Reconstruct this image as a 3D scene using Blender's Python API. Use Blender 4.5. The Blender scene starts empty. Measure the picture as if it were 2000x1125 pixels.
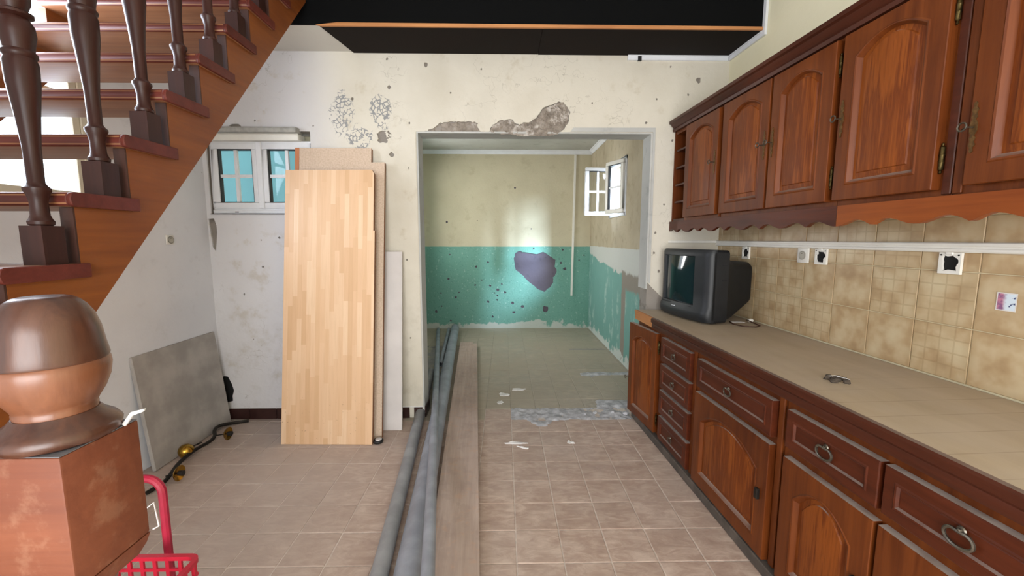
import bpy, bmesh, math, random
from mathutils import Vector, Matrix, noise as mnoise
R = math.radians
random.seed(7)
scn = bpy.context.scene
col = scn.collection

# ------------------------------------------------------------------ camera
cam_d = bpy.data.cameras.new('camera')
cam_d.sensor_width = 36.0
cam_d.lens = 813.0 / 2000.0 * 36.0
cam_d.clip_start = 0.02
cam = bpy.data.objects.new('camera', cam_d)
cam.location = (0, 0, 1.35)
cam.rotation_euler = (R(90) - math.atan(95.5 / 813), 0, -math.atan(15 / 813))
col.objects.link(cam)
scn.camera = cam

# ------------------------------------------------------------------ world, lights, exposure
world = bpy.data.worlds.new('World'); scn.world = world
world.use_nodes = True
bg = world.node_tree.nodes['Background']
bg.inputs[0].default_value = (0.86, 0.93, 1.0, 1)
bg.inputs[1].default_value = 3.2

def area(name, loc, target, sx, sy, power, color=(1, 1, 1), spread=180):
    d = bpy.data.lights.new(name, 'AREA')
    d.shape = 'RECTANGLE'; d.size = sx; d.size_y = sy; d.energy = power; d.color = color
    d.spread = R(spread)
    o = bpy.data.objects.new(name, d)
    o.location = loc
    o.rotation_euler = (Vector(target) - Vector(loc)).to_track_quat('-Z', 'Y').to_euler()
    col.objects.link(o)
    return o
# daylight through the glazed doors behind the photographer, the stair window and the back room's window
area('daylight_rear_doors', (-0.1, -2.32, 1.25), (-0.1, 3.0, 1.1), 2.6, 2.1, 140, (1.0, 0.98, 0.95))
area('daylight_stair_window', (-2.5, 1.72, 2.1), (-1.3, 1.75, 1.5), 0.9, 0.9, 75, (0.84, 0.88, 1.0))
area('daylight_back_window', (1.85, 3.85, 2.45), (0.42, 6.2, 1.0), 0.4, 0.4, 95, (0.62, 0.78, 1.0), 55)
area('daylight_back_room_left', (-2.05, 5.3, 1.7), (0.6, 5.2, 0.9), 0.9, 0.9, 60, (1.0, 0.98, 0.94))  # added fill lamp with no visible source, brightens the back room

scn.view_settings.view_transform = 'Standard'
scn.view_settings.look = 'None'
scn.view_settings.gamma = 1.0
scn.view_settings.use_curve_mapping = False
scn.view_settings.exposure = 0.0

# ------------------------------------------------------------------ node helpers
def lin(h):
    c = [int(h[i:i + 2], 16) / 255 for i in (0, 2, 4)]
    return tuple((x / 12.92 if x <= 0.04045 else ((x + 0.055) / 1.055) ** 2.4) for x in c) + (1,)

class G:
    def __init__(s, name):
        s.m = bpy.data.materials.new(name); s.m.use_nodes = True
        s.nt = s.m.node_tree; s.b = s.nt.nodes['Principled BSDF']
        s.out = s.nt.nodes['Material Output']
    def n(s, t): return s.nt.nodes.new(t)
    def put(s, sock, v):
        if isinstance(v, bpy.types.NodeSocket): s.nt.links.new(v, sock)
        elif v is not None:
            if sock.type == 'RGBA' and isinstance(v, str): v = lin(v)
            if sock.type == 'RGBA' and isinstance(v, (int, float)): v = (v, v, v, 1)
            if sock.type == 'VECTOR' and isinstance(v, (int, float)): v = (v, v, v)
            sock.default_value = v
    def obj(s): return s.n('ShaderNodeTexCoord').outputs['Object']
    def pos(s): return s.n('ShaderNodeNewGeometry').outputs['Position']
    def nrm(s): return s.n('ShaderNodeNewGeometry').outputs['Normal']
    def rnd(s): return s.n('ShaderNodeObjectInfo').outputs['Random']
    def xyz(s, v):
        x = s.n('ShaderNodeSeparateXYZ'); s.put(x.inputs[0], v); return x.outputs
    def comb(s, x, y, z):
        c = s.n('ShaderNodeCombineXYZ')
        for i, v in enumerate((x, y, z)): s.put(c.inputs[i], v)
        return c.outputs[0]
    def map(s, v, scale=(1, 1, 1), loc=(0, 0, 0), rot=(0, 0, 0)):
        m = s.n('ShaderNodeMapping'); s.put(m.inputs[0], v)
        s.put(m.inputs[1], loc); m.inputs[2].default_value = rot; m.inputs[3].default_value = scale
        return m.outputs[0]
    def noise(s, v, scale=5, detail=4, rough=0.55, dist=0):
        t = s.n('ShaderNodeTexNoise'); s.put(t.inputs['Vector'], v)
        t.inputs['Scale'].default_value = scale; t.inputs['Detail'].default_value = detail
        t.inputs['Roughness'].default_value = rough; t.inputs['Distortion'].default_value = dist
        return t.outputs[0]
    def noisec(s, v, scale=5, detail=3):
        t = s.n('ShaderNodeTexNoise'); s.put(t.inputs['Vector'], v)
        t.inputs['Scale'].default_value = scale; t.inputs['Detail'].default_value = detail
        return t.outputs[1]
    def vor(s, v, scale=5, feat='F1', rnd=1.0):
        t = s.n('ShaderNodeTexVoronoi'); t.feature = feat; s.put(t.inputs['Vector'], v)
        t.inputs['Scale'].default_value = scale; t.inputs['Randomness'].default_value = rnd
        return t.outputs['Distance'], (t.outputs['Color'] if feat == 'F1' else None)
    def white(s, v):
        t = s.n('ShaderNodeTexWhiteNoise'); t.noise_dimensions = '3D'; s.put(t.inputs[0], v); return t.outputs[0]
    def math(s, op, a, b=0.0, c=None, clamp=False):
        m = s.n('ShaderNodeMath'); m.operation = op; m.use_clamp = clamp
        s.put(m.inputs[0], a); s.put(m.inputs[1], b)
        if c is not None: s.put(m.inputs[2], c)
        return m.outputs[0]
    def step(s, v, a, b, o0=0.0, o1=1.0):          # smooth ramp of v between a and b
        m = s.n('ShaderNodeMapRange'); m.interpolation_type = 'SMOOTHSTEP'
        s.put(m.inputs[0], v); s.put(m.inputs[1], a); s.put(m.inputs[2], b); s.put(m.inputs[3], o0); s.put(m.inputs[4], o1)
        return m.outputs[0]
    def mix(s, f, a, b, mode='MIX'):
        m = s.n('ShaderNodeMix'); m.data_type = 'RGBA'; m.blend_type = mode; m.clamp_factor = True
        s.put(m.inputs[0], f); s.put(m.inputs[6], a); s.put(m.inputs[7], b)
        return m.outputs[2]
    def ramp(s, v, stops):
        r = s.n('ShaderNodeValToRGB'); s.put(r.inputs[0], v)
        e = r.color_ramp.elements
        while len(e) < len(stops): e.new(0.5)
        for i, (p, c) in enumerate(stops):
            e[i].position = p; e[i].color = lin(c) if isinstance(c, str) else c
        return r.outputs[0]
    def bump(s, h, strength=0.3, dist=0.01):
        b = s.n('ShaderNodeBump'); s.put(b.inputs['Height'], h)
        b.inputs['Strength'].default_value = strength; b.inputs['Distance'].default_value = dist
        s.nt.links.new(b.outputs[0], s.b.inputs['Normal'])
    def band(s, v, c, w):                            # 1 near v == c, width w
        return s.step(s.math('ABSOLUTE', s.math('SUBTRACT', v, c)), w * 0.6, w, 1.0, 0.0)
    def done(s, color, rough=0.6, metal=0.0, spec=0.5, coat=0.0):
        s.put(s.b.inputs['Base Color'], color); s.put(s.b.inputs['Roughness'], rough)
        s.put(s.b.inputs['Metallic'], metal); s.put(s.b.inputs['Specular IOR Level'], spec)
        if coat: s.b.inputs['Coat Weight'].default_value = coat; s.b.inputs['Coat Roughness'].default_value = 0.25
        return s.m

MAT = {}
def simple(name, c, rough=0.6, metal=0, var=0.12, scale=12, bump=0.0, spec=0.5):
    g = G(name); o = g.obj()
    n = g.noise(o, scale, 5)
    g.m.diffuse_color = lin(c)
    base = g.mix(g.step(n, 0.35, 0.7), g.mix(var, c, '000000'), c)
    if bump: g.bump(n, bump, 0.01)
    MAT[name] = g.done(base, g.math('ADD', g.math('MULTIPLY', n, 0.15), rough - 0.07), metal, spec)
    return MAT[name]

def wood(name, dark, light, axis='z', rough=0.38, dust=0.0, sc=1.0, stripes=0.5, coat=0.0, worn=0.0, spec=0.5):
    g = G(name); o = g.obj()
    r = g.rnd()
    o2 = g.n('ShaderNodeVectorMath'); o2.operation = 'ADD'
    g.put(o2.inputs[0], o); g.put(o2.inputs[1], g.comb(g.math('MULTIPLY', r, 7.3), g.math('MULTIPLY', r, 3.1), g.math('MULTIPLY', r, 5.7)))
    st = {'x': (1.6, 26, 26), 'y': (26, 1.6, 26), 'z': (26, 26, 1.6)}[axis]
    v = g.map(o2.outputs[0], tuple(q * sc for q in st))
    n1 = g.noise(v, 1.0, 6, 0.6, 0.8)
    v2 = g.map(o2.outputs[0], tuple(q * sc * (5 if q > 2 else 4) for q in st))
    n2 = g.noise(v2, 1.0, 3, 0.6)
    n3 = g.noise(o2.outputs[0], 2.2, 3)
    f = g.math('ADD', g.math('MULTIPLY', n1, 0.75), g.math('MULTIPLY', n2, 0.3 * stripes + 0.1))
    f = g.math('ADD', f, g.math('MULTIPLY', g.math('SUBTRACT', n3, 0.5), 0.5))
    c = g.ramp(f, [(0.25, dark), (0.5, light), (0.62, dark), (0.8, light)] if stripes > 0.6 else [(0.28, dark), (0.75, light)])
    c = g.mix(0.25, c, g.mix(n3, dark, light))
    if worn:
        w = g.step(g.noise(o2.outputs[0], 22, 6, 0.65), 0.52, 0.68)
        c = g.mix(g.math('MULTIPLY', g.step(g.noise(o2.outputs[0], 13, 4), 0.5, 0.65), worn), c, dark)
        c = g.mix(g.math('MULTIPLY', w, worn), c, 'c9a183')
    rr = g.math('ADD', g.math('MULTIPLY', n2, 0.2), rough - 0.1)
    if dust:
        up = g.step(g.xyz(g.nrm())[2], 0.72, 0.97)
        dn = g.step(g.noise(g.pos(), 14, 4), 0.25, 0.6)
        df = g.math('MULTIPLY', g.math('MULTIPLY', up, g.math('ADD', g.math('MULTIPLY', dn, 0.4), 0.6)), dust)
        c = g.mix(df, c, 'a89d95'); rr = g.math('ADD', rr, g.math('MULTIPLY', df, 0.4))
    g.bump(n2, 0.12, 0.002)
    MAT[name] = g.done(c, rr, 0, spec, coat)
    g.m.diffuse_color = lin(light)
    return MAT[name]

# ------------------------------------------------------------------ mesh helpers
class MB:
    def __init__(s): s.v = []; s.f = []
    def add(s, vs, fs):
        b = len(s.v); s.v += [tuple(p) for p in vs]; s.f += [tuple(i + b for i in f) for f in fs]
    def box(s, x0, x1, y0, y1, z0, z1):
        s.add([(x0, y0, z0), (x1, y0, z0), (x1, y1, z0), (x0, y1, z0), (x0, y0, z1), (x1, y0, z1), (x1, y1, z1), (x0, y1, z1)],
              [(0, 3, 2, 1), (4, 5, 6, 7), (0, 1, 5, 4), (1, 2, 6, 5), (2, 3, 7, 6), (3, 0, 4, 7)])
        return s
    def prism(s, poly, axis, a, b):
        n = len(poly)
        def P(p, t): return {'x': (t, p[0], p[1]), 'y': (p[0], t, p[1]), 'z': (p[0], p[1], t)}[axis]
        vs = [P(p, a) for p in poly] + [P(p, b) for p in poly]
        s.add(vs, [tuple(range(n)), tuple(range(2 * n - 1, n - 1, -1))] + [(i, (i + 1) % n, n + (i + 1) % n, n + i) for i in range(n)])
        return s
    def loft(s, loops, cap0=True, cap1=True, closed=True):
        n = len(loops[0]); vs = [p for l in loops for p in l]; fs = []
        for k in range(len(loops) - 1):
            for i in range(n if closed else n - 1):
                j = (i + 1) % n
                fs.append((k * n + i, k * n + j, (k + 1) * n + j, (k + 1) * n + i))
        if cap0: fs.append(tuple(range(n - 1, -1, -1)))
        if cap1: fs.append(tuple((len(loops) - 1) * n + i for i in range(n)))
        s.add(vs, fs); return s
    def lathe(s, prof, c=(0, 0, 0), n=20, axis='z'):
        loops = []
        for h, r in prof:
            l = []
            for i in range(n):
                a = 2 * math.pi * i / n; x, y = r * math.cos(a), r * math.sin(a)
                p = {'z': (x, y, h), 'y': (x, h, y), 'x': (h, x, y)}[axis]
                l.append((p[0] + c[0], p[1] + c[1], p[2] + c[2]))
            loops.append(l)
        return s.loft(loops)
    def tube(s, pts, r, n=10, closed=False):
        pts = [Vector(p) for p in pts]; m = len(pts); loops = []
        up = Vector((0, 0, 1)); prev = None
        for i, p in enumerate(pts):
            a = pts[(i - 1) % m] if (closed or i) else p
            b = pts[(i + 1) % m] if (closed or i < m - 1) else p
            t = (b - a).normalized()
            if prev is None:
                q = up if abs(t.dot(up)) < 0.9 else Vector((1, 0, 0))
                nx = t.cross(q).normalized()
            else:
                nx = (prev - t * prev.dot(t)).normalized()
            prev = nx; ny = t.cross(nx)
            rr = r[i] if isinstance(r, (list, tuple)) else r
            loops.append([p + (nx * math.cos(2 * math.pi * k / n) + ny * math.sin(2 * math.pi * k / n)) * rr for k in range(n)])
        if closed: loops.append(loops[0])
        return s.loft(loops, not closed, not closed)
    def rock(s, c, rx, ry, rz, seed, n=7, m=5):
        loops = []
        for j in range(m + 1):
            th = math.pi * (0.04 + 0.92 * j / m); l = []
            for i in range(n):
                ph = 2 * math.pi * i / n
                d = Vector((math.sin(th) * math.cos(ph), math.sin(th) * math.sin(ph), math.cos(th)))
                k = 1 + 0.45 * mnoise.noise(d * 1.7 + Vector((seed * 3.7, seed, 0)))
                l.append((c[0] + d.x * rx * k, c[1] + d.y * ry * k, c[2] + d.z * rz * k))
            loops.append(l)
        return s.loft(loops)
    def mesh(s, name, bevel=0.0, seg=1, smooth=35):
        me = bpy.data.meshes.new(name)
        bm = bmesh.new()
        bv = [bm.verts.new(p) for p in s.v]
        for f in s.f:
            try: bm.faces.new([bv[i] for i in f])
            except ValueError: pass
        bmesh.ops.remove_doubles(bm, verts=bm.verts, dist=1e-5)
        bmesh.ops.recalc_face_normals(bm, faces=bm.faces)
        if bevel:
            es = [e for e in bm.edges if len(e.link_faces) == 2 and e.calc_face_angle(0) > R(40)]
            bmesh.ops.bevel(bm, geom=es, offset=bevel, segments=seg, affect='EDGES', profile=0.5, clamp_overlap=True)
        bm.to_mesh(me); bm.free()
        if smooth:
            for p in me.polygons: p.use_smooth = True
            me.set_sharp_from_angle(angle=R(smooth))
        return me
    def build(s, name, mat, parent=None, loc=(0, 0, 0), rot=(0, 0, 0), bevel=0.0, seg=1, smooth=35):
        return link(name, s.mesh(name, bevel, seg, smooth), mat, parent, loc, rot)

def link(name, me, mat, parent=None, loc=(0, 0, 0), rot=(0, 0, 0)):
    if mat is not None and not me.materials: me.materials.append(MAT[mat] if isinstance(mat, str) else mat)
    o = bpy.data.objects.new(name, me); col.objects.link(o)
    o.parent = parent; o.location = loc; o.rotation_euler = rot
    return o

def empty(name, loc=(0, 0, 0), rot=(0, 0, 0)):
    o = bpy.data.objects.new(name, None); col.objects.link(o)
    o.location = loc; o.rotation_euler = rot; o.empty_display_size = 0.05
    return o
def tag(o, label, cat, group=None):
    o['label'] = label; o['category'] = cat
    if group: o['group'] = group
    return o
def struct(o): o['kind'] = 'structure'; return o
def stuff(o): o['kind'] = 'stuff'; return o

def flat_with_holes(name, outer, holes, thick):
    """polygon with holes as a solid slab: local x, y in plane, z 0..thick"""
    cu = bpy.data.curves.new(name, 'CURVE'); cu.dimensions = '2D'; cu.fill_mode = 'BOTH'; cu.extrude = thick / 2
    for loop in [outer] + holes:
        sp = cu.splines.new('POLY'); sp.points.add(len(loop) - 1)
        for p, q in zip(sp.points, loop): p.co = (q[0], q[1], 0, 1)
        sp.use_cyclic_u = True
    o = bpy.data.objects.new(name, cu); col.objects.link(o)
    dg = bpy.context.evaluated_depsgraph_get()
    me = bpy.data.meshes.new_from_object(o.evaluated_get(dg))
    bpy.data.objects.remove(o); bpy.data.curves.remove(cu)
    me.name = name
    for p in me.polygons: p.use_smooth = False
    return me

def rect(x0, x1, y0, y1): return [(x0, y0), (x1, y0), (x1, y1), (x0, y1)]
def blob(cx, cy, rx, ry, seed, n=11, rough=0.35):
    rr = random.Random(seed); out = []
    for i in range(n):
        a = 2 * math.pi * i / n; k = 1 - rough / 2 + rough * rr.random()
        out.append((cx + rx * k * math.cos(a), cy + ry * k * math.sin(a)))
    return out
def jag(poly, amp, seed, sub=3):
    """subdivide a closed outline and roughen it"""
    rr = random.Random(seed); out = []
    n = len(poly)
    for i in range(n):
        a, b = poly[i], poly[(i + 1) % n]
        for k in range(sub):
            t = k / sub
            out.append((a[0] + (b[0] - a[0]) * t + (rr.random() - .5) * amp, a[1] + (b[1] - a[1]) * t + (rr.random() - .5) * amp))
    return out

# ------------------------------------------------------------------ surface materials
def m_backwall():
    g = G('plaster_cream'); p = g.pos(); x, y, z = g.xyz(p)
    n1 = g.noise(p, 1.6, 5); n2 = g.noise(p, 7, 6, 0.65); n3 = g.noise(p, 45, 4)
    c = g.ramp(n1, [(0.3, 'cac3b3'), (0.55, 'd7d1c3'), (0.75, 'cec8ba')])
    c = g.mix(g.step(x, -1.5, -1.0, 0.9, 0.0), c, 'd4d3d6')                      # greyer towards the left corner
    st = g.math('MULTIPLY', g.step(n2, 0.56, 0.72), 0.38)
    c = g.mix(st, c, 'b5a88f')
    lo = g.math('MULTIPLY', g.step(z, 1.45, 0.2), g.step(n2, 0.47, 0.62))
    c = g.mix(g.math('MULTIPLY', lo, 0.16), c, '9f9788')
    # flaking paint: crackle of grey joints between paint scales in two patches
    jn = g.noise(p, 14, 3)
    def patch(cx, cz, rx, rz):
        dx = g.math('DIVIDE', g.math('SUBTRACT', x, cx), rx); dz = g.math('DIVIDE', g.math('SUBTRACT', z, cz), rz)
        d = g.math('ADD', g.math('POWER', g.math('ABSOLUTE', dx), 2.0), g.math('POWER', g.math('ABSOLUTE', dz), 2.0))
        return g.step(g.math('ADD', d, g.math('MULTIPLY', g.math('SUBTRACT', jn, 0.5), 3.0)), 0.75, 1.15, 1.0, 0.0)
    m = g.math('MAXIMUM', patch(-1.13, 2.22, 0.085, 0.15), patch(-1.01, 2.07, 0.09, 0.09))
    m = g.math('MAXIMUM', m, patch(-0.865, 2.22, 0.075, 0.12))
    wv = g.n('ShaderNodeVectorMath'); wv.operation = 'MULTIPLY_ADD'; g.put(wv.inputs[0], g.noisec(p, 30, 2)); wv.inputs[1].default_value = (.02, .02, .02); g.put(wv.inputs[2], p)
    e, _ = g.vor(wv.outputs[0], 36, 'DISTANCE_TO_EDGE')
    cr = g.math('MULTIPLY', g.math('MULTIPLY', g.step(e, 0.08, 0.13, 1.0, 0.0), m), g.step(g.noise(p, 28, 3), 0.43, 0.48))
    c = g.mix(g.math('MULTIPLY', cr, 0.9), c, '85878a')
    # hairline cracks
    e2, _ = g.vor(g.math('ADD', 0, 0), 1) if False else (None, None)
    w = g.n('ShaderNodeVectorMath'); w.operation = 'ADD'; g.put(w.inputs[0], p); g.put(w.inputs[1], g.noisec(p, 5, 3))
    e3, _ = g.vor(w.outputs[0], 2.1, 'DISTANCE_TO_EDGE')
    c = g.mix(g.math('MULTIPLY', g.step(e3, 0.003, 0.007, 1.0, 0.0), g.math('MULTIPLY', g.step(n1, 0.5, 0.6), 0.35)), c, '7f7668')
    # scattered nail holes and nicks
    d, _c = g.vor(p, 7.5, 'F1')
    c = g.mix(g.math('MULTIPLY', g.step(d, 0.035, 0.055, 1.0, 0.0), g.step(n2, 0.50, 0.53)), c, '6f675c')
    g.bump(g.math('ADD', g.math('MULTIPLY', n2, 0.7), g.math('MULTIPLY', n3, 0.3)), 0.35, 0.012)
    MAT['plaster_cream'] = g.done(c, 0.85, 0, 0.25)
m_backwall()

def m_plain(name, c0, c1, stain=None, stain_amt=0.35, bump=0.25, rough=0.85):
    g = G(name); p = g.pos()
    n1 = g.noise(p, 1.3, 5); n2 = g.noise(p, 8, 6, 0.65)
    c = g.mix(g.step(n1, 0.3, 0.7), c0, c1)
    if stain: c = g.mix(g.math('MULTIPLY', g.step(n2, 0.55, 0.72), stain_amt), c, stain)
    d, _ = g.vor(p, 6.0, 'F1')
    if stain: c = g.mix(g.math('MULTIPLY', g.step(d, 0.03, 0.05, 1.0, 0.0), g.step(n2, 0.5, 0.54)), c, '6c6a68')
    g.bump(n2, bump, 0.01)
    MAT[name] = g.done(c, rough, 0, 0.25)
m_plain('plaster_white', 'dadbe0', 'e5e6ea', 'c5c4c4', 0.3)
m_plain('paint_yellow', 'e6dfbf', 'ece6ca')
m_plain('plaster_jamb', 'b0b0ad', 'c2c2be', '8b8c8a', 0.5)
m_plain('ceiling_dirty', 'b4b3ac', 'c6c6c0', '8f8d84', 0.5)
m_plain('ceiling_white', 'cfccc4', 'd8d5cd')
m_plain('concrete', '7d766e', '99928a', '5e5852', 0.7, 0.9)
m_plain('concrete_dark', '5d5660', '6a626a', '4a4550', 0.6, 0.5)
m_plain('mortar_floor', '8f8c8a', 'aaa6a2', '66635f', 0.6, 0.9)

def m_farwall():
    g = G('paint_two_tone'); p = g.pos(); x, y, z = g.xyz(p)
    n1 = g.noise(p, 1.2, 5); n2 = g.noise(p, 6, 6, 0.65); n3 = g.noise(p, 30, 4, 0.7)
    top = g.ramp(n1, [(0.3, 'bcb398'), (0.55, 'cbc2a7'), (0.75, 'c2b99e')])
    top = g.mix(g.math('MULTIPLY', g.step(n2, 0.55, 0.7), 0.25), top, '9f9474')
    teal = g.ramp(n1, [(0.3, '6d9f8f'), (0.7, '78aa9d')])
    sp = g.step(n3, 0.60, 0.68)
    teal = g.mix(g.math('MULTIPLY', sp, 0.5), teal, '5d8f82')
    sp3 = g.step(g.noise(p, 70, 2), 0.62, 0.66)
    teal = g.mix(g.math('MULTIPLY', sp3, 0.45), teal, '4a7d72')
    sp2 = g.step(g.noise(p, 26, 3), 0.63, 0.67)
    teal = g.mix(g.math('MULTIPLY', sp2, 0.5), teal, 'a8c8bd')
    zz = g.math('ADD', z, g.math('MULTIPLY', g.math('SUBTRACT', n2, 0.5), 0.012))
    c = g.mix(g.step(zz, 1.236, 1.244), teal, top)
    ef = g.math('ADD', g.math('MULTIPLY', n2, 0.55), g.math('MULTIPLY', n1, 0.3))
    ef = g.step(g.math('SUBTRACT', ef, g.math('MULTIPLY', z, 1.5)), 0.28, 0.34)    # lime bloom along the foot
    c = g.mix(ef, c, 'bfc6be')
    g.bump(g.math('ADD', n3, n2), 0.3, 0.012)
    MAT['paint_two_tone'] = g.done(c, 0.75, 0, 0.3)
m_farwall()

def m_farright():
    g = G('paint_patched'); p = g.pos(); x, y, z = g.xyz(p)
    n1 = g.noise(p, 1.5, 5); n2 = g.noise(p, 7, 6, 0.65)
    zs = g.map(p, (6, 6, 1.2)); n4 = g.noise(zs, 1.0, 4)
    top = g.ramp(n1, [(0.3, 'a4977f'), (0.6, 'b8ac94'), (0.8, 'aa9e86')])
    top = g.mix(g.math('MULTIPLY', g.step(n2, 0.5, 0.7), 0.45), top, '877a5e')
    teal = g.mix(n1, '6b9a92', '7ba79f')
    teal = g.mix(g.math('MULTIPLY', g.math('MULTIPLY', g.step(n4, 0.50, 0.62), g.step(n2, 0.45, 0.6)), 0.6), teal, 'b5cdc5')
    j = g.math('MULTIPLY', g.math('SUBTRACT', n2, 0.5), 0.22)
    edge = g.math('ADD', g.math('MULTIPLY', g.math('SUBTRACT', y, 4.6), 0.10), 0.96)
    c = g.mix(g.step(g.math('SUBTRACT', g.math('ADD', z, j), edge), 0.0, 0.02), teal, 'c3c5c0')
    c = g.mix(g.step(g.math('ADD', z, g.math('MULTIPLY', j, 0.1)), 1.245, 1.255), c, top)
    # bare cement where a partition was torn away
    t = g.math('ADD', y, g.math('MULTIPLY', j, 0.4))
    bare = g.math('MULTIPLY', g.band(t, 4.42, 0.09), g.step(g.math('ADD', z, j), 1.02, 1.0))
    bare = g.math('MAXIMUM', bare, g.math('MULTIPLY', g.step(t, 4.5, 4.45), g.band(g.math('ADD', z, j), 0.90, 0.11)))
    c = g.mix(bare, c, '8d867c')
    ef = g.step(g.math('SUBTRACT', g.math('MULTIPLY', n2, 0.8), g.math('MULTIPLY', z, 1.5)), 0.25, 0.33)
    c = g.mix(ef, c, 'c3cbc6')
    g.bump(n2, 0.35, 0.012)
    MAT['paint_patched'] = g.done(c, 0.8, 0, 0.3)
m_farright()

def m_floor_tile(name, pal, dust, dustc):
    g = G(name); o = g.obj(); r = g.rnd(); p = g.pos()
    sh = g.comb(g.math('MULTIPLY', r, 31.0), g.math('MULTIPLY', r, 17.0), g.math('MULTIPLY', r, 9.0))
    a = g.n('ShaderNodeVectorMath'); a.operation = 'ADD'; g.put(a.inputs[0], o); g.put(a.inputs[1], sh)
    v = g.map(a.outputs[0], (9, 22, 9), rot=(0, 0, R(38)))
    n1 = g.noise(v, 1.0, 6, 0.65, 1.2); n2 = g.noise(a.outputs[0], 9, 4)
    f = g.math('ADD', g.math('MULTIPLY', n1, 0.6), g.math('MULTIPLY', n2, 0.4))
    c = g.ramp(f, [(0.3, pal[0]), (0.48, pal[1]), (0.62, pal[2])])
    c = g.mix(g.math('MULTIPLY', g.math('SUBTRACT', r, 0.3), 0.35), c, pal[0])
    dn = g.step(g.noise(p, 1.1, 5, 0.6), 0.38, 0.62)
    x, y, z = g.xyz(p)
    dl = g.step(g.math('ADD', x, g.math('MULTIPLY', dn, 0.3)), -0.25, -1.1, 0.0, 0.5)   # more dust by the stacked boards
    dd = g.math('ADD', g.math('MULTIPLY', dn, dust), dl, clamp=True)
    c = g.mix(dd, c, dustc)
    g.bump(n1, 0.35, 0.004)
    MAT[name] = g.done(c, g.math('ADD', 0.5, g.math('MULTIPLY', dd, 0.35)), 0, 0.4)
m_floor_tile('floor_tile', ('9f8576', 'b79f90', 'd0bbac'), 0.3, 'b8aba2')
m_floor_tile('floor_tile_dusty', ('9c9283', 'a99e8d', 'b5a996'), 0.75, 'aea492')

def m_wall_tile(name, grid):
    g = G(name); o = g.obj(); r = g.rnd()
    sh = g.comb(g.math('MULTIPLY', r, 13.0), 0.0, g.math('MULTIPLY', r, 29.0))
    a = g.n('ShaderNodeVectorMath'); a.operation = 'ADD'; g.put(a.inputs[0], o); g.put(a.inputs[1], sh)
    n1 = g.noise(a.outputs[0], 11, 3, 0.5); n2 = g.noise(a.outputs[0], 40, 3)
    c = g.ramp(n1, [(0.30, 'a68a66'), (0.45, 'b79d78'), (0.58, 'c5b08d'), (0.72, 'ccbb99')])
    x, y, z = g.xyz(o)
    ex = g.math('MAXIMUM', g.math('ABSOLUTE', x), g.math('ABSOLUTE', z))
    c = g.mix(g.step(g.math('ADD', ex, g.math('MULTIPLY', n1, 0.03)), 0.085, 0.115, 0.0, 0.35), c, 'a3865e')
    if grid:
        q = 0.049
        lx = g.math('ABSOLUTE', g.math('SUBTRACT', g.math('FRACT', g.math('ADD', g.math('DIVIDE', x, q), 10.5)), 0.5))
        lz = g.math('ABSOLUTE', g.math('SUBTRACT', g.math('FRACT', g.math('ADD', g.math('DIVIDE', z, q), 10.5)), 0.5))
        ln = g.math('MINIMUM', lx, lz)
        c = g.mix(g.step(ln, 0.02, 0.10, 0.42, 0.0), c, '977c56')
        cell = g.white(g.comb(g.math('FLOOR', g.math('ADD', g.math('DIVIDE', x, q), 10.0)), g.math('MULTIPLY', r, 91.0), g.math('FLOOR', g.math('ADD', g.math('DIVIDE', z, q), 10.0))))
        c = g.mix(g.math('MULTIPLY', cell, 0.25), c, 'd3c4a0')
    g.bump(n2, 0.05, 0.002)
    MAT[name] = g.done(c, 0.3, 0, 0.5)
m_wall_tile('wall_tile_plain', False)
m_wall_tile('wall_tile_grid', True)

simple('grout_dusty', 'b3aa9a', 0.95, var=0.2, scale=30)
simple('grout', 'dfd3c8', 0.9, var=0.25, scale=30)
simple('grout_wall', 'ddd0ac', 0.9, var=0.15)
simple('skirting_tile', '3c221e', 0.35, var=0.4)
simple('white_pvc', 'e6e8ec', 0.35, var=0.05)
simple('cream_pvc', 'e8e5dc', 0.4, var=0.06)
simple('yellow_pvc', 'd8d2bd', 0.4, var=0.08)
simple('gasket', '17181c', 0.6, var=0.1)
simple('black_board', '08090a', 0.75, var=0.25, scale=3, spec=0.1)
simple('black_brown_board', '1d1613', 0.75, var=0.3, scale=3, spec=0.12)
simple('black_hole', '0a0a0a', 0.9)  # flat black that paints deep shade into small holes
simple('cement_grey', 'b2b1ab', 0.9, var=0.25, scale=20, bump=0.4)
simple('white_rubble', 'c9c9cd', 0.95, var=0.4, scale=18, bump=0.8)
simple('white_flake', 'e8e6e4', 0.8, var=0.08)
simple('pipe_grey', 'a3a8b3', 0.5, var=0.3, scale=6, bump=0.05)
simple('pipe_dusty', 'a3a4a6', 0.65, var=0.3, scale=6, bump=0.1)
simple('brass', 'b8923e', 0.25, 1.0, 0.2)
simple('brass_old', '5f5132', 0.45, 1.0, 0.5, 60)
simple('brass_dull', '7a5a34', 0.5, 0.7, 0.5, 90)
simple('plinth_dirty', '61574f', 0.9, var=0.4, scale=14, bump=0.3)
simple('socket_shade', 'b5b0a3', 0.5)
simple('iron_dark', '3a3632', 0.5, 0.8, 0.3)
simple('pewter', '7d766a', 0.4, 0.9, 0.4, 60)
simple('rubber_black', '1b1a1b', 0.6)
simple('tv_black', '1b1e22', 0.48, var=0.2, scale=40)
simple('tv_dark', '15181b', 0.55, var=0.2)
simple('silver_print', 'b9bcc0', 0.4)
simple('slab_stone', 'b3ada7', 0.8, var=0.3, scale=5, bump=0.2)
simple('red_plastic', 'c8243c', 0.4, var=0.15)
simple('red_tube', 'a8203c', 0.35, var=0.25)
simple('turquoise_render', '547f80', 0.8, var=0.12, scale=3)
simple('shutter_white', 'dfe4ea', 0.6, var=0.05)
simple('chip_edge', '9a6b4a', 0.8, var=0.3, scale=50)
simple('edge_band', 'c0794e', 0.5, var=0.15)
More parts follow.
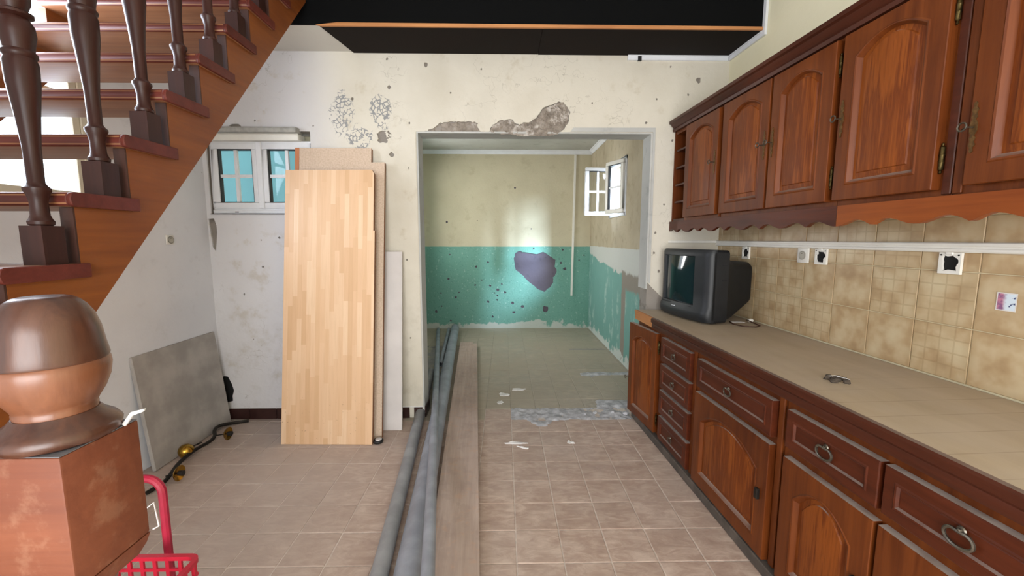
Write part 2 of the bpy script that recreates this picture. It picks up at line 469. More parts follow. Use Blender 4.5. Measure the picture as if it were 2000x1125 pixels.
simple('melamine_white', 'd3cdca', 0.5, var=0.12, scale=4)
simple('cable_brown', '4a2f22', 0.6)
simple('bottle_cap_grey', '6d6c70', 0.6)
simple('dirt', '5b5046', 0.95, var=0.4, scale=60, bump=0.6)

def m_masonry():
    g = G('masonry'); p = g.pos(); n = g.noise(p, 16, 6, 0.7); n2 = g.noise(p, 6, 4); z = g.xyz(p)[2]
    c = g.ramp(n, [(0.3, '6f665d'), (0.5, '958b80'), (0.7, 'b1a89e')])
    c = g.mix(g.math('MULTIPLY', g.step(n2, 0.5, 0.62), g.step(n, 0.45, 0.6)), c, 'c9c2bb')
    g.bump(n, 0.8, 0.02)
    MAT['masonry'] = g.done(c, 0.95, 0, 0.2)
m_masonry()
def m_chip():
    g = G('chipboard'); o = g.obj()
    n = g.noise(o, 90, 4, 0.7); n2 = g.noise(o, 5, 4)
    c = g.ramp(n, [(0.3, 'b79d85'), (0.6, 'd0b9a3')]); c = g.mix(g.math('MULTIPLY', n2, 0.3), c, 'd8c8b8')
    MAT['chipboard'] = g.done(c, 0.75, 0, 0.3)
m_chip()

def m_butcher():
    g = G('laminated_beech'); o = g.obj(); x, y, z = g.xyz(o)
    w = 0.031; ix = g.math('FLOOR', g.math('DIVIDE', x, w))
    off = g.white(g.comb(ix, 3.0, 1.0))
    L = 0.36
    iz = g.math('FLOOR', g.math('ADD', g.math('DIVIDE', z, L), g.math('MULTIPLY', off, 5.0)))
    t = g.white(g.comb(ix, iz, 5.0))
    c = g.ramp(t, [(0.0, 'cda67f'), (0.35, 'd6b08a'), (0.7, 'dab692'), (1.0, 'e1c19f')])
    v = g.map(o, (70, 70, 4)); n = g.noise(v, 1, 4)
    c = g.mix(g.math('MULTIPLY', g.step(n, 0.4, 0.7), 0.2), c, 'bd946c')
    d = g.noise(o, 60, 3); lo = g.step(z, 0.5, 0.0)
    c = g.mix(g.math('MULTIPLY', g.math('MULTIPLY', g.step(d, 0.66, 0.7), lo), 0.6), c, '6b4a33')
    MAT['laminated_beech'] = g.done(c, 0.42, 0, 0.45)
m_butcher()

def m_counter():
    g = G('worktop_laminate'); o = g.obj(); x, y, z = g.xyz(o)
    n = g.noise(g.map(o, (3, 14, 3)), 1.0, 5); n2 = g.noise(o, 120, 3)
    c = g.ramp(n, [(0.3, 'ab9980'), (0.7, 'b9a78e')])
    q = g.math('ABSOLUTE', g.math('SUBTRACT', g.math('FRACT', g.math('DIVIDE', x, 0.108)), 0.5))
    ln = g.math('MULTIPLY', g.step(q, 0.004, 0.02, 1.0, 0.0), g.step(x, 1.2, 1.9, 0.05, 0.6))
    c = g.mix(ln, c, '7a6348')
    dn = g.step(g.noise(g.pos(), 3.0, 4), 0.35, 0.7)
    c = g.mix(g.math('MULTIPLY', dn, 0.4), c, 'bdb0a2')
    MAT['worktop_laminate'] = g.done(c, 0.5, 0, 0.4)
m_counter()

wood('cab_wood', '481e0a', '7e421a', 'z', 0.4, dust=0.95, stripes=0.4, spec=0.22)
wood('cab_wood_h', '3a170b', '632d17', 'x', 0.4, dust=0.95, stripes=0.4, spec=0.25)
wood('cab_panel', '5e290d', '8e4c1c', 'z', 0.42, dust=0.9, stripes=1.0, spec=0.2)
wood('cab_wood_dark', '34170d', '5a2a18', 'x', 0.38, dust=0.35, stripes=0.3, spec=0.3)
wood('stair_string', '683008', '8e5018', 'y', 0.5, stripes=0.3)
wood('cab_orange', '703312', '96501e', 'x', 0.4, dust=0.9, stripes=0.4, spec=0.25)
wood('stair_riser', '2c1610', '4a2a1e', 'z', 0.5, stripes=0.3)
wood('stair_tread', '6a4028', '9c6c4b', 'x', 0.4, stripes=0.5, spec=0.3)
wood('stair_nosing', '451d16', '6e332a', 'x', 0.42, stripes=0.3, spec=0.25)
wood('stair_baluster', '26110c', '40211a', 'z', 0.4, stripes=0.3, spec=0.3)
wood('newel_wood', '5c2a17', '83492e', 'x', 0.6, stripes=0.3, worn=0.13)
wood('newel_dark', '301a15', '68402c', 'z', 0.34, stripes=0.2, coat=0.2)
wood('newel_turned', '5a3220', '8d5a3e', 'z', 0.34, stripes=0.2, coat=0.25)
wood('plank_old', 'a08c80', 'cbb7aa', 'y', 0.85, stripes=0.4, worn=0.3)
wood('oak_edge', 'a3683a', 'cf9159', 'x', 0.6, stripes=0.4)

def m_glass(name, tint=(0.97, 0.99, 1.0, 1), refl=0.0):
    g = G(name)
    t = g.n('ShaderNodeBsdfTransparent'); t.inputs[0].default_value = tint
    gl = g.n('ShaderNodeBsdfGlossy'); gl.inputs['Roughness'].default_value = 0.0
    lw = g.n('ShaderNodeLayerWeight'); lw.inputs[0].default_value = 0.35
    mx = g.n('ShaderNodeMixShader')
    f = g.math('ADD', g.math('MULTIPLY', lw.outputs['Fresnel'], 0.12), refl, clamp=True)
    g.put(mx.inputs[0], f); g.nt.links.new(t.outputs[0], mx.inputs[1]); g.nt.links.new(gl.outputs[0], mx.inputs[2])
    g.nt.links.new(mx.outputs[0], g.out.inputs[0])
    MAT[name] = g.m
m_glass('glass')
def m_screen():
    g = G('tv_glass'); MAT['tv_glass'] = g.done('16262a', 0.08, 0, 0.6)
m_screen()
def m_sticker():
    g = G('sticker_print'); o = g.obj(); x, y, z = g.xyz(o)
    n = g.noise(o, 45, 3); n2 = g.noise(g.map(o, loc=(3, 1, 2)), 60, 3)
    c = g.ramp(n, [(0.35, '6d5f96'), (0.5, 'b57a94'), (0.62, 'd3dbe8')])
    c = g.mix(g.step(g.math('ADD', x, g.math('MULTIPLY', n2, 0.02)), -0.002, 0.012), g.mix(g.step(n2, 0.4, 0.6), '8a5f86', 'c07f93'), g.mix(g.step(n2, 0.58, 0.66), 'd6e2ec', '2b3a6b'))
    ed = g.math('MAXIMUM', g.math('ABSOLUTE', x), g.math('ABSOLUTE', g.math('MULTIPLY', z, 0.9)))
    c = g.mix(g.step(ed, 0.0235, 0.0245), c, 'dedbd6')
    MAT['sticker_print'] = g.done(c, 0.3)
m_sticker()

# ================================================================== STRUCTURE
WY = 3.05                # front face of the wall with the wide opening
DL, DR, DT = -0.62, 1.06, 2.105
XL = -2.12               # left wall
CZ = 2.63                # soffit underside / back room ceiling
FY = 6.235               # far wall
FXR, FXL = 1.28, -1.40
WX0, WX1, WZ0, WZ1 = -2.09, -1.36, 1.53, 2.10   # high window

# right assembly frame: u along the run towards the camera, v into the wall
RA = math.atan2(-1, 0.043)
RU = Vector((0.043, -1, 0)).normalized(); RV = Vector((1, 0.043, 0)).normalized(); RO = Vector((1.0, 3.0, 0))
def run(u, v, z=0): return RO + RU * u + RV * v + Vector((0, 0, z))
WV = 0.575               # depth of tiled wall behind cabinet fronts

# --- floors
fl = struct(MB().box(XL - .1, 1.9, -2.4, 3.21, -0.08, -0.003).build('floor', 'grout', smooth=0))
ff = struct(MB().box(FXL - .1, FXR + .1, 3.2101, FY + .15, -0.08, -0.003).build('floor_far', 'grout_dusty', smooth=0))
tb = MB(); h = 0.0979
tb.loft([[(-h, -h, -.008), (h, -h, -.008), (h, h, -.008), (-h, h, -.008)], [(-h, -h, -.0015), (h, -h, -.0015), (h, h, -.0015), (-h, h, -.0015)],
         [(-h + .003, -h + .003, 0), (h - .003, -h + .003, 0), (h - .003, h - .003, 0), (-h + .003, h - .003, 0)]])
tile_me = tb.mesh('tile', smooth=0); tile_me.materials.append(MAT['floor_tile'])
tile_me2 = tile_me.copy(); tile_me2.materials.clear(); tile_me2.materials.append(MAT['floor_tile_dusty'])
cut = {}
def put_tile(me, parent, cx, cy, sx=1.0, sy=1.0):
    if sx != 1.0 or sy != 1.0:
        key = (round(sx, 3), round(sy, 3), me.name)
        if key not in cut:
            m2 = me.copy(); m2.transform(Matrix.Diagonal((sx, sy, 1, 1))); cut[key] = m2
        me = cut[key]
    o = link('tile', me, None, parent, (cx, cy, random.uniform(-.0012, .0004)), (random.uniform(-.003, .003), random.uniform(-.003, .003), random.choice((0, math.pi))))
    return o
for j in range(0, 12):                      # rows towards the camera, joints at Y = 2.597 - 0.2 k
    cy = 2.897 - 0.2 * j
    for i in range(-11, 6):
        cx = 0.15 + 0.2 * i
        if cy < 0.8 and (cx > 0.7): continue
        if cx > 1.0: continue
        if cx - .1 < XL: 
            w = (cx + .1 - XL) / 0.2
            if w > 0.15: put_tile(tile_me, fl, XL + .1 * w, cy, w)
            continue
        put_tile(tile_me, fl, cx, cy)
for i in range(-11, 6):                     # strip under the wall opening
    cx = 0.15 + 0.2 * i
    if XL + .1 < cx < -0.8: put_tile(tile_me, fl, cx, 3.022, 1.0, 0.25)
    elif -0.8 < cx < 0.05: put_tile(tile_me2 if cx < -.2 else tile_me, fl, cx, 3.097)
for j in range(0, 16):
    cy = 3.297 + 0.2 * j
    sy = 1.0
    if cy + .1 > FY:
        sy = (FY - cy + .1) / .2; cy = FY - .1 * sy
        if sy < .12: continue
    for i in range(-7, 6):
        cx = 0.15 + 0.2 * i
        if cx < -0.62 and cy < 5.25: continue     # dug-up patch
        if 0.75 < cx and cy < 3.35: continue
        if cx + .1 > FXR:
            w = (FXR - cx + .1) / .2
            if w > .1: put_tile(tile_me2, ff, FXR - .1 * w, cy, w, sy)
            continue
        put_tile(tile_me2, ff, cx, cy, 1.0, sy)

def rubble(name, outline, parent, mat, z0, amp, step, seed):
    """broken ground with an irregular outline"""
    xs = [p[0] for p in outline]; ys = [p[1] for p in outline]
    def inside(x, y):
        c = False; n = len(outline)
        for i in range(n):
            a, b = outline[i], outline[i - 1]
            if (a[1] > y) != (b[1] > y) and x < (b[0] - a[0]) * (y - a[1]) / (b[1] - a[1]) + a[0]: c = not c
        return c
    mb = MB(); idx = {}
    nx = int((max(xs) - min(xs)) / step) + 2; ny = int((max(ys) - min(ys)) / step) + 2
    for i in range(nx):
        for j in range(ny):
            x = min(xs) + i * step; y = min(ys) + j * step
            if not inside(x, y): continue
            q = Vector((x, y, seed))
            z = z0 + amp * (mnoise.noise(q * 9) + 0.6 * mnoise.noise(q * 23) + 0.45 * mnoise.noise(q * 55))
            idx[i, j] = len(mb.v)
            mb.v.append((x + step * .35 * mnoise.noise(q * 40), y + step * .35 * mnoise.noise(q * 31), z))
    for (i, j) in idx:
        if all(k in idx for k in ((i + 1, j), (i, j + 1), (i + 1, j + 1))):
            mb.f.append((idx[i, j], idx[i + 1, j], idx[i + 1, j + 1], idx[i, j + 1]))
    edge = [k for k in idx if not all((k[0] + a, k[1] + b) in idx for a in (-1, 0, 1) for b in (-1, 0, 1))]
    for k in edge:
        v = mb.v[idx[k]]; mb.v[idx[k]] = (v[0], v[1], min(z0 - .004, 0.0005))
    return mb.build(name, mat, parent, smooth=50)
stuff(rubble('broken_screed', [(0.05, 3.20), (0.05, 2.99), (0.16, 2.985), (0.2, 2.92), (0.24, 2.875), (0.31, 2.875), (0.36, 2.96), (0.5, 2.985), (0.8, 2.975), (0.97, 2.985), (0.98, 3.19), (1.04, 3.2), (1.06, 3.36), (0.76, 3.37), (0.74, 3.215), (0.4, 3.2)], fl, 'white_rubble', 0.004, 0.014, 0.012, 1))
stuff(rubble('dug_ground', [(-1.36, 5.24), (-1.36, 3.21), (-0.62, 3.21), (-0.63, 4.2), (-0.66, 5.22)], ff, 'mortar_floor', -0.003, 0.02, 0.02, 2))
stuff(rubble('floor_chase', [(0.76, 4.09), (0.75, 4.0), (0.85, 3.95), (0.95, 4.0), (1.27, 4.01), (1.27, 4.1), (0.9, 4.11)], ff, 'white_rubble', 0.004, 0.008, 0.012, 3))
stuff(rubble('floor_chase', [(0.79, 5.03), (0.78, 4.97), (1.25, 4.96), (1.25, 5.02)], ff, 'mortar_floor', 0.003, 0.006, 0.012, 4))

# --- wall with the wide opening: masonry core + broken plaster coat
XR = 1.62
core_out = [(XL - .1, 0), (DL, 0), (DL, DT), (DR, DT), (DR, 0), (1.75, 0), (1.75, 3.2), (XL - .1, 3.2)]
me = flat_with_holes('wall_back', core_out, [rect(WX0, WX1, WZ0, WZ1)], 0.15)
wb = struct(link('wall_back', me, 'concrete', None, (0, WY + .012 + .075, 0), (R(90), 0, 0)))
dmg = [(-0.564, DT - .002), (-0.512, 2.118), (-0.456, 2.16), (-0.419, 2.166), (-0.35, 2.168), (-0.321, 2.174), (-0.269, 2.169), (-0.212, 2.17), (-0.189, 2.161), (-0.183, 2.128), (-0.166, DT - .002),
       (-0.103, DT - .002), (-0.085, 2.148), (-0.016, 2.184), (0.059, 2.187), (0.076, 2.165), (0.105, 2.15), (0.134, 2.166), (0.181, 2.171), (0.227, 2.197), (0.272, 2.263), (0.33, 2.285), (0.37, 2.297), (0.381, 2.311), (0.422, 2.305), (0.451, 2.27), (0.466, 2.231), (0.453, 2.164), (0.43, 2.131), (0.40, DT - .002)]
def rough_open(pts, amp, seed, sub=4):
    rr = random.Random(seed); out = []
    for a, b in zip(pts[:-1], pts[1:]):
        for k in range(sub):
            t = k / sub
            out.append((a[0] + (b[0] - a[0]) * t + (rr.random() - .5) * amp * (k > 0), a[1] + (b[1] - a[1]) * t + (rr.random() - .5) * amp * (k > 0)))
    return out + [pts[-1]]
d1 = rough_open(dmg[:11], .012, 3); d2 = rough_open(dmg[11:], .010, 4)
outer = ([(XL - .1, 0), (DL, 0), (DL, DT - .002)] + d1 + d2 + [(DR, DT - .002), (DR, 1.03), (1.075, 1.015), (1.10, 0.985), (1.125, 0.965), (1.16, 0.93), (1.20, 0.90), (1.23, 0.86), (1.25, 0.5), (1.25, 0), (1.75, 0), (1.75, 3.2), (XL - .1, 3.2)])
holes = [rect(WX0, WX1, WZ0, WZ1)]
hd = [(-0.805, 2.584, .008), (-0.539, 2.549, .014), (-0.797, 2.399, .012), (-1.055, 2.319, .009), (-0.795, 1.944, .016), (-0.802, 2.073, .012), (1.008, 2.169, .008), (1.368, 2.46, .018), (1.299, 2.36, .008), (1.166, 2.548, .006), (1.077, 2.33, .006), (-1.778, 2.46, .007), (-1.737, 2.17, .006), (1.105, 1.395, .009), (1.141, 1.115, .010), (-0.157, 2.522, .006), (-0.664, 2.16, .007), (-0.67, 1.85, .012), (-0.71, 1.2, .007), (-0.70, 0.62, .006), (-1.62, 1.36, .008), (-1.75, 1.15, .007), (-1.9, 0.95, .007), (-1.52, 1.42, .007), (1.2, 2.05, .008), (1.16, 1.6, .007), (0.62, 2.3, .006), (1.1, 1.25, .008)]
for k, (x, z, r) in enumerate(hd): holes.append(blob(x, z, r, r * 1.15, 50 + k, 8, .5))
holes.append(jag(blob(-0.852, 2.062, .045, .036, 5, 12, .6), .012, 6, 2))
holes.append(jag(blob(-0.815, 2.085, .02, .022, 15, 9, .6), .008, 16, 2))
holes.append(blob(-1.875, 2.128, .045, .022, 7, 12, .2))
holes.append(jag([(-2.11, 1.49), (-2.07, 1.50), (-2.06, 1.4), (-2.075, 1.26), (-2.095, 1.3), (-2.105, 1.4)], .01, 8, 2))
holes.append(jag([(-2.11, .33), (-2.06, .33), (-2.03, .22), (-2.045, .14), (-2.11, .13)], .012, 9, 2))
me = flat_with_holes('plaster', outer, holes, 0.012)
MB().box(-2.112, -2.02, .0752, .0765, .12, .34).build('wall_cavity', 'black_hole', wb).location = (0, 0, 0)  # black sheet inside the plaster hole, its colour stands in for shade
bpy.data.objects['wall_cavity'].data.transform(Matrix(((1,0,0,0),(0,0,1,0),(0,1,0,0),(0,0,0,1))))
pl = link('plaster', me, 'plaster_cream', wb, (0, 0, .075 + .006))
# lining of the opening
t1 = struct(empty('trim_1', (0, WY, 0)))
MB().box(DL - .0, DL + .012, .004, .172, 0, DT).build('jamb_lining', 'plaster_jamb', t1)
MB().box(DR - .012, DR, .004, .172, 0.98, DT).build('jamb_lining', 'plaster_jamb', t1)
MB().box(DL + .012, DR - .012, .004, .172, DT - .012, DT).build('head_lining', 'plaster_jamb', t1)
# pale skim bands around the opening
MB().prism([(DR, 1.04), (DR + .018, 1.02), (DR + .016, DT + .03), (0.49, DT + .028), (0.47, DT), (DR, DT)], 'y', -.004, .0).build('skim_band', 'plaster_jamb', t1, smooth=0)
MB().prism(jag([(DL - .075, .1), (DL, .1), (DL, DT - .01), (DL - .05, DT + .03), (DL - .07, 1.6), (DL - .065, .8)], .012, 12, 4), 'y', -.003, .0).build('skim_band', 'plaster_cream', t1, smooth=0)
# rough masonry showing in the breaks over the opening
def rough_face(name, outline, parent, mat, y0, amp, step, seed):
    xs = [p[0] for p in outline]; zs = [p[1] for p in outline]
    def inside(x, y):
        c = False
        for i in range(len(outline)):
            a, b = outline[i], outline[i - 1]
            if (a[1] > y) != (b[1] > y) and x < (b[0] - a[0]) * (y - a[1]) / (b[1] - a[1]) + a[0]: c = not c
        return c
    mb = MB(); idx = {}
    for i in range(int((max(xs) - min(xs)) / step) + 2):
        for j in range(int((max(zs) - min(zs)) / step) + 2):
            x = min(xs) + i * step; z = min(zs) + j * step
            if not inside(x, z): continue
            q = Vector((x, z, seed)); idx[i, j] = len(mb.v)
            mb.v.append((x, y0 + amp * (mnoise.noise(q * 12) + .7 * mnoise.noise(q * 33) + .5 * mnoise.noise(q * 80)), z))
    for (i, j) in idx:
        if all(k in idx for k in ((i + 1, j), (i, j + 1), (i + 1, j + 1))): mb.f.append((idx[i, j], idx[i + 1, j], idx[i + 1, j + 1], idx[i, j + 1]))
    return stuff(mb.build(name, mat, parent, smooth=0))
rough_face('broken_masonry', dmg[11:] + [(0.385, DT - .02), (0.33, DT - .03), (0.27, DT - .034), (0.2, DT - .03), (0.12, DT - .036), (0.05, DT - .024), (-0.03, DT - .018), (-0.08, DT - .01)], t1, 'masonry', .004, .010, .006, 1)
rough_face('broken_masonry', dmg[:11], t1, 'masonry', .008, .006, .006, 2)

# --- soffit and ceilings
sof = struct(MB().box(XL - .1, 1.75, 2.70, WY + .15, CZ, 3.0).build('ceiling_soffit', 'ceiling_white', smooth=0))
bd = MB().prism([(-1.03, WY - .002), (-1.105, 2.69), (0.235, 2.69), (0.235, WY - .002)], 'z', CZ - .010, CZ - .0005).build('board', 'black_brown_board', sof, smooth=0)
bd = MB().prism([(0.237, WY - .002), (0.237, 2.69), (1.61, 2.69), (1.575, WY - .002)], 'z', CZ - .012, CZ - .0005).build('board', 'black_brown_board', sof, smooth=0)
MB().prism([(-1.125, CZ - .006), (-1.09, CZ - .012), (1.625, CZ - .012), (1.625, CZ + .006), (-1.0, CZ + .008)], 'y', 2.676, 2.689).build('edge_strip', 'oak_edge', sof, smooth=0)
MB().box(XL - .02, 1.63, 2.685, 2.6995, CZ + .0, 2.93).build('fascia_board', 'black_board', sof, smooth=0)
struct(MB().box(-1.12, 1.95, -2.4, 2.6999, 2.86, 2.94).build('ceiling', 'ceiling_white', smooth=0))
struct(MB().box(FXL - .1, FXR + .1, 3.2101, FY + .15, CZ, CZ + .1).build('ceiling_far', 'ceiling_dirty', smooth=0))
struct(MB().box(XL - .1, -1.1, -2.4, 3.2, 4.3, 4.4).build('ceiling_stairwell', 'ceiling_white', smooth=0))
struct(MB().box(-1.12, -1.04, -2.4, 3.2, 2.9401, 4.3).build('wall_stairwell', 'plaster_white', smooth=0))
struct(MB().box(XL - .1, -1.1, 3.0, 3.2, 3.2001, 4.3).build('wall_stairwell_end', 'plaster_white', smooth=0))

# --- left wall with the bright stair window
LY0, LY1, LZ0, LZ1 = 1.25, 2.26, 1.50, 2.60
me = flat_with_holes('wall_left', [(-2.4, 0), (WY + .15, 0), (WY + .15, 4.3), (-2.4, 4.3)], [rect(LY0, LY1, LZ0, LZ1)], 0.2)
wl = struct(link('wall_left', me, 'plaster_white', None, (XL - .1, 0, 0), (R(90), 0, R(90))))
# --- rear wall with glazed opening behind the camera
me = flat_with_holes('wall_rear', [(XL - .1, 0), (-1.5, 0), (-1.5, 2.35), (1.3, 2.35), (1.3, 0), (1.95, 0), (1.95, 4.3), (XL - .1, 4.3)], [], 0.1)
struct(link('wall_rear', me, 'plaster_white', None, (0, -2.45, 0), (R(90), 0, 0)))
# --- right wall
def run_empty(name, u, v=0, z=0):
    return empty(name, run(u, v, z), (0, 0, RA))
wr = struct(MB().box(-.2, 5.6, 0, .12, 0, 2.95).build('wall_right', 'paint_yellow', None, run(0, WV + .008), (0, 0, RA), smooth=0))
# tiles on it (local to wall: x=u, y behind)
ht = 0.0984
wt = MB().loft([[(-ht, 0, -ht), (ht, 0, -ht), (ht, 0, ht), (-ht, 0, ht)], [(-ht, -.006, -ht), (ht, -.006, -ht), (ht, -.006, ht), (-ht, -.006, ht)],
                [(-ht + .002, -.0075, -ht + .002), (ht - .002, -.0075, -ht + .002), (ht - .002, -.0075, ht - .002), (-ht + .002, -.0075, ht - .002)]])
wtm = [wt.mesh('wall_tile', smooth=0), wt.mesh('wall_tile', smooth=0)]
wtm[0].materials.append(MAT['wall_tile_plain']); wtm[1].materials.append(MAT['wall_tile_grid'])
pattern = ['01010010111', '11001001101', '00110110010', '11111111111']
MB().box(-.05, 2.85, -.003, -.0005, .829, 1.47).build('grout_bed', 'grout_wall', wr, smooth=0)
for row, cz in enumerate((0.932, 1.132, 1.332)):
    for i in range(14):
        cx = 0.12 + 0.2 * i
        gsel = int(pattern[row][(i * 3 + row) % 11])
        link('wall_tile', wtm[gsel], None, wr, (cx, random.uniform(0, .0006), cz + .001), (0, random.choice((0, R(90), R(180), R(270))) if not gsel else 0, 0))
half = wtm[1].copy(); half.transform(Matrix.Diagonal((1, 1, .17, 1)))
for i in range(14): link('wall_tile', half, None, wr, (0.12 + .2 * i, 0, 1.451))
hl = wtm[1].copy(); hl.transform(Matrix.Diagonal((.3, 1, 1, 1)))
for cz in (.932, 1.132, 1.332): link('wall_tile', hl, None, wr, (-.012, 0, cz + .001))

# --- back room walls
fw = struct(MB().box(FXL - .1, FXR + .1, FY + .012, FY + .15, 0, CZ).build('wall_far', 'concrete_dark', smooth=0))
big = [(0.146, 1.065), (0.166, 1.147), (0.234, 1.18), (0.289, 1.153), (0.48, 1.133), (0.589, 1.153), (0.685, 1.105), (0.761, 1.037), (0.762, 0.942), (0.79, 0.859), (0.736, 0.777), (0.737, 0.694), (0.69, 0.625), (0.608, 0.56), (0.497, 0.598), (0.345, 0.723), (0.29, 0.798), (0.167, 0.894)]
fd = [(-0.813, 1.123, 0.011), (-0.242, 1.004, 0.017), (-0.422, 0.94, 0.017), (-0.838, 0.755, 0.019), (-0.439, 0.665, 0.014), (-0.214, 0.655, 0.017), (-0.101, 0.589, 0.025), (0.009, 0.55, 0.019), (-0.105, 0.499, 0.014), (-0.148, 0.543, 0.012), (-0.246, 0.408, 0.019), (-0.111, 0.436, 0.014), (0.126, 0.387, 0.022), (0.271, 0.334, 0.025), (0.14, 0.246, 0.022), (0.624, 0.298, 0.048), (-0.179, 0.181, 0.017), (-1.032, 0.261, 0.022), (-0.948, 0.343, 0.012), (-0.733, 0.476, 0.019), (-0.039, 0.678, 0.014), (0.913, 0.907, 0.025), (0.85, 0.996, 0.017), (0.872, 1.19, 0.017), (0.438, 1.21, 0.014), (1.121, 1.034, 0.012), (-0.684, 0.552, 0.012), (-0.955, 0.54, 0.012), (-0.34, 0.74, 0.011), (-0.814, 0.12, 0.017), (1.197, 1.109, 0.011), (0.822, 1.054, 0.008), (0.16, 2.096, .016), (-0.85, 1.6, .018), (-0.4, 1.62, .008), (0.4, 1.5, .01)]
hs = [jag(big, .016, 21, 3)] + [blob(x, z, r, r * .95, 70 + k, 9, .5) for k, (x, z, r) in enumerate(fd)]
me = flat_with_holes('plaster', rect(FXL, FXR, 0, CZ), hs, 0.012)
link('plaster', me, 'paint_two_tone', fw, (0, FY + .006, 0), (R(90), 0, 0))
BY0, BY1, BZ0, BZ1 = 4.42, 5.10, 1.60, 2.22           # small casement window of the back room
me = flat_with_holes('wall_far_right', [(3.2101, 0), (FY + .15, 0), (FY + .15, CZ), (3.2101, CZ)], [rect(BY0, BY1, BZ0, BZ1)], 0.2)
struct(link('wall_far_right', me, 'paint_patched', None, (FXR + .1, 0, 0), (R(90), 0, R(90))))
me = flat_with_holes('wall_far_left', [(3.2101, 0), (FY + .15, 0), (FY + .15, CZ), (3.2101, CZ)], [rect(4.85, 5.75, 1.2, 2.2)], 0.1)  # unseen opening added to let the back room's fill lamp in
struct(link('wall_far_left', me, 'paint_two_tone', None, (FXL - .05, 0, 0), (R(90), 0, R(90))))

# --- ceiling mouldings
def moulding(name, length, mat='cream_pvc', s=1.0):
    prof = [(0, 0), (0, -.055 * s), (-.008 * s, -.055 * s), (-.010 * s, -.042 * s), (-.020 * s, -.030 * s), (-.030 * s, -.014 * s), (-.042 * s, -.010 * s), (-.045 * s, 0)]
    return MB().prism(prof, 'x', 0, length)
t2 = struct(moulding('m', FXR - FXL - .002).build('trim_2', 'white_pvc', None, (FXL + .001, FY - .001, CZ - .001)))
t3 = struct(moulding('m', FY - .05 - 3.24).build('trim_3', 'white_pvc', None, (FXR - .001, FY - .05, CZ - .001), (0, 0, R(-90))))
t4 = struct(MB().box(0.86, 1.56, -.012, -.0005, -.045, -.013).box(0.86, 1.56, -.018, -.0005, -.020, -.013).build('trim_4', 'white_pvc', None, (0, WY, CZ)))
MB().box(0.93, 0.955, -.016, -.0005, -.05, -.012).build('clip', 'rubber_black', t4)
t5 = struct(MB().box(-.04, .335, -.014, -.0005, CZ - .045, CZ - .013).box(-.04, .335, -.02, -.0005, CZ - .022, CZ - .013)
            .box(.335, .365, -.016, -.0005, CZ - .045, 2.855).box(.365, 3.2, -.014, -.0005, 2.815, 2.858).build('trim_5', 'white_pvc', None, run(0, WV + .007), (0, 0, RA)))
# --- skirting tiles
bb = struct(empty('baseboard_back', (0, WY, 0)))
sk = MB().box(-.0985, .0985, -.010, -.0005, 0, .083).mesh('skirting_tile', bevel=.002)
sk.materials.append(MAT['skirting_tile'])
skc = sk.copy(); skc.transform(Matrix.Diagonal((.32, 1, 1, 1)))
for i in range(7): link('skirting_tile', sk, None, bb, (-2.02 + .2 * i, 0, 0))
link('skirting_tile', skc, None, bb, (-.655, 0, 0))
sk2 = MB().box(-.0, .010, .0, .16, 0, .083).mesh('skirting_tile', bevel=.002); sk2.materials.append(MAT['skirting_tile'])
link('skirting_tile', sk2, None, bb, (DL + .0125, .006, 0))
MB().box(XL + .001, DL, -.004, -.0008, .083, .088).build('grout_line', 'white_flake', bb)

# ================================================================== WINDOWS
def frame(mb, x0, x1, z0, z1, w, y0, y1):
    mb.box(x0, x1, y0, y1, z0, z0 + w).box(x0, x1, y0, y1, z1 - w, z1)
    mb.box(x0, x0 + w, y0, y1, z0 + w, z1 - w).box(x1 - w, x1, y0, y1, z0 + w, z1 - w)
    return mb
def sash(parent, x0, x1, z0, z1, y0, mat='white_pvc', w=0.042, name='sash', loc=(0, 0, 0), rot=(0, 0, 0), cols=2, rows=2):
    s = frame(MB(), x0, x1, z0, z1, w, y0, y0 + .045).build(name, mat, parent, loc, rot, bevel=.005, seg=2)
    gx0, gx1, gz0, gz1 = x0 + w, x1 - w, z0 + w, z1 - w
    frame(MB(), gx0 - .001, gx1 + .001, gz0 - .001, gz1 + .001, .007, y0 + .008, y0 + .04).build('gasket', 'gasket', s)
    xs = [gx0 + (gx1 - gx0) * k / cols for k in range(cols + 1)]; zs = [gz0 + (gz1 - gz0) * k / rows for k in range(rows + 1)]
    for a in range(cols):
        for b in range(rows):
            MB().box(xs[a], xs[a + 1], y0 + .022, y0 + .026, zs[b], zs[b + 1]).build('pane', 'glass', s, smooth=0)
    m = MB()
    for a in xs[1:-1]: m.box(a - .011, a + .011, y0 + .014, y0 + .034, gz0, gz1)
    for b in zs[1:-1]: m.box(gx0, gx1, y0 + .0142, y0 + .0338, b - .011, b + .011)
    m.build('glazing_bar', 'white_pvc', s)
    return s
w1 = struct(empty('window_1', (0, WY, 0)))
F = .016
frame(MB(), WX0 + .002, WX1 - .002, WZ0 + .025, WZ1 - .06, F, .03, .09).build('window_frame', 'white_pvc', w1, bevel=.004)
MB().box(WX0 + .002, WX1 - .002, .018, .092, WZ0 + .001, WZ0 + .028).build('window_sill', 'white_pvc', w1, bevel=.004)
MB().box(WX0 + .002, WX1 - .002, -.01, .092, WZ0 - .004, WZ0 + .0005).build('sill_joint', 'gasket', w1)
MB().box(WX0 + .16, WX0 + .185, .014, .02, WZ0 + .011, WZ0 + .016).build('drain_slot', 'gasket', w1)
mid = (WX0 + WX1) / 2 - .012
sash(w1, WX0 + F, mid - .012, WZ0 + .039, WZ1 - .075, .022)
sash(w1, mid + .012, WX1 - F, WZ0 + .039, WZ1 - .075, .022)
MB().box(mid - .02, mid + .02, .014, .06, WZ0 + .04, WZ1 - .07).build('mullion', 'white_pvc', w1, bevel=.004)
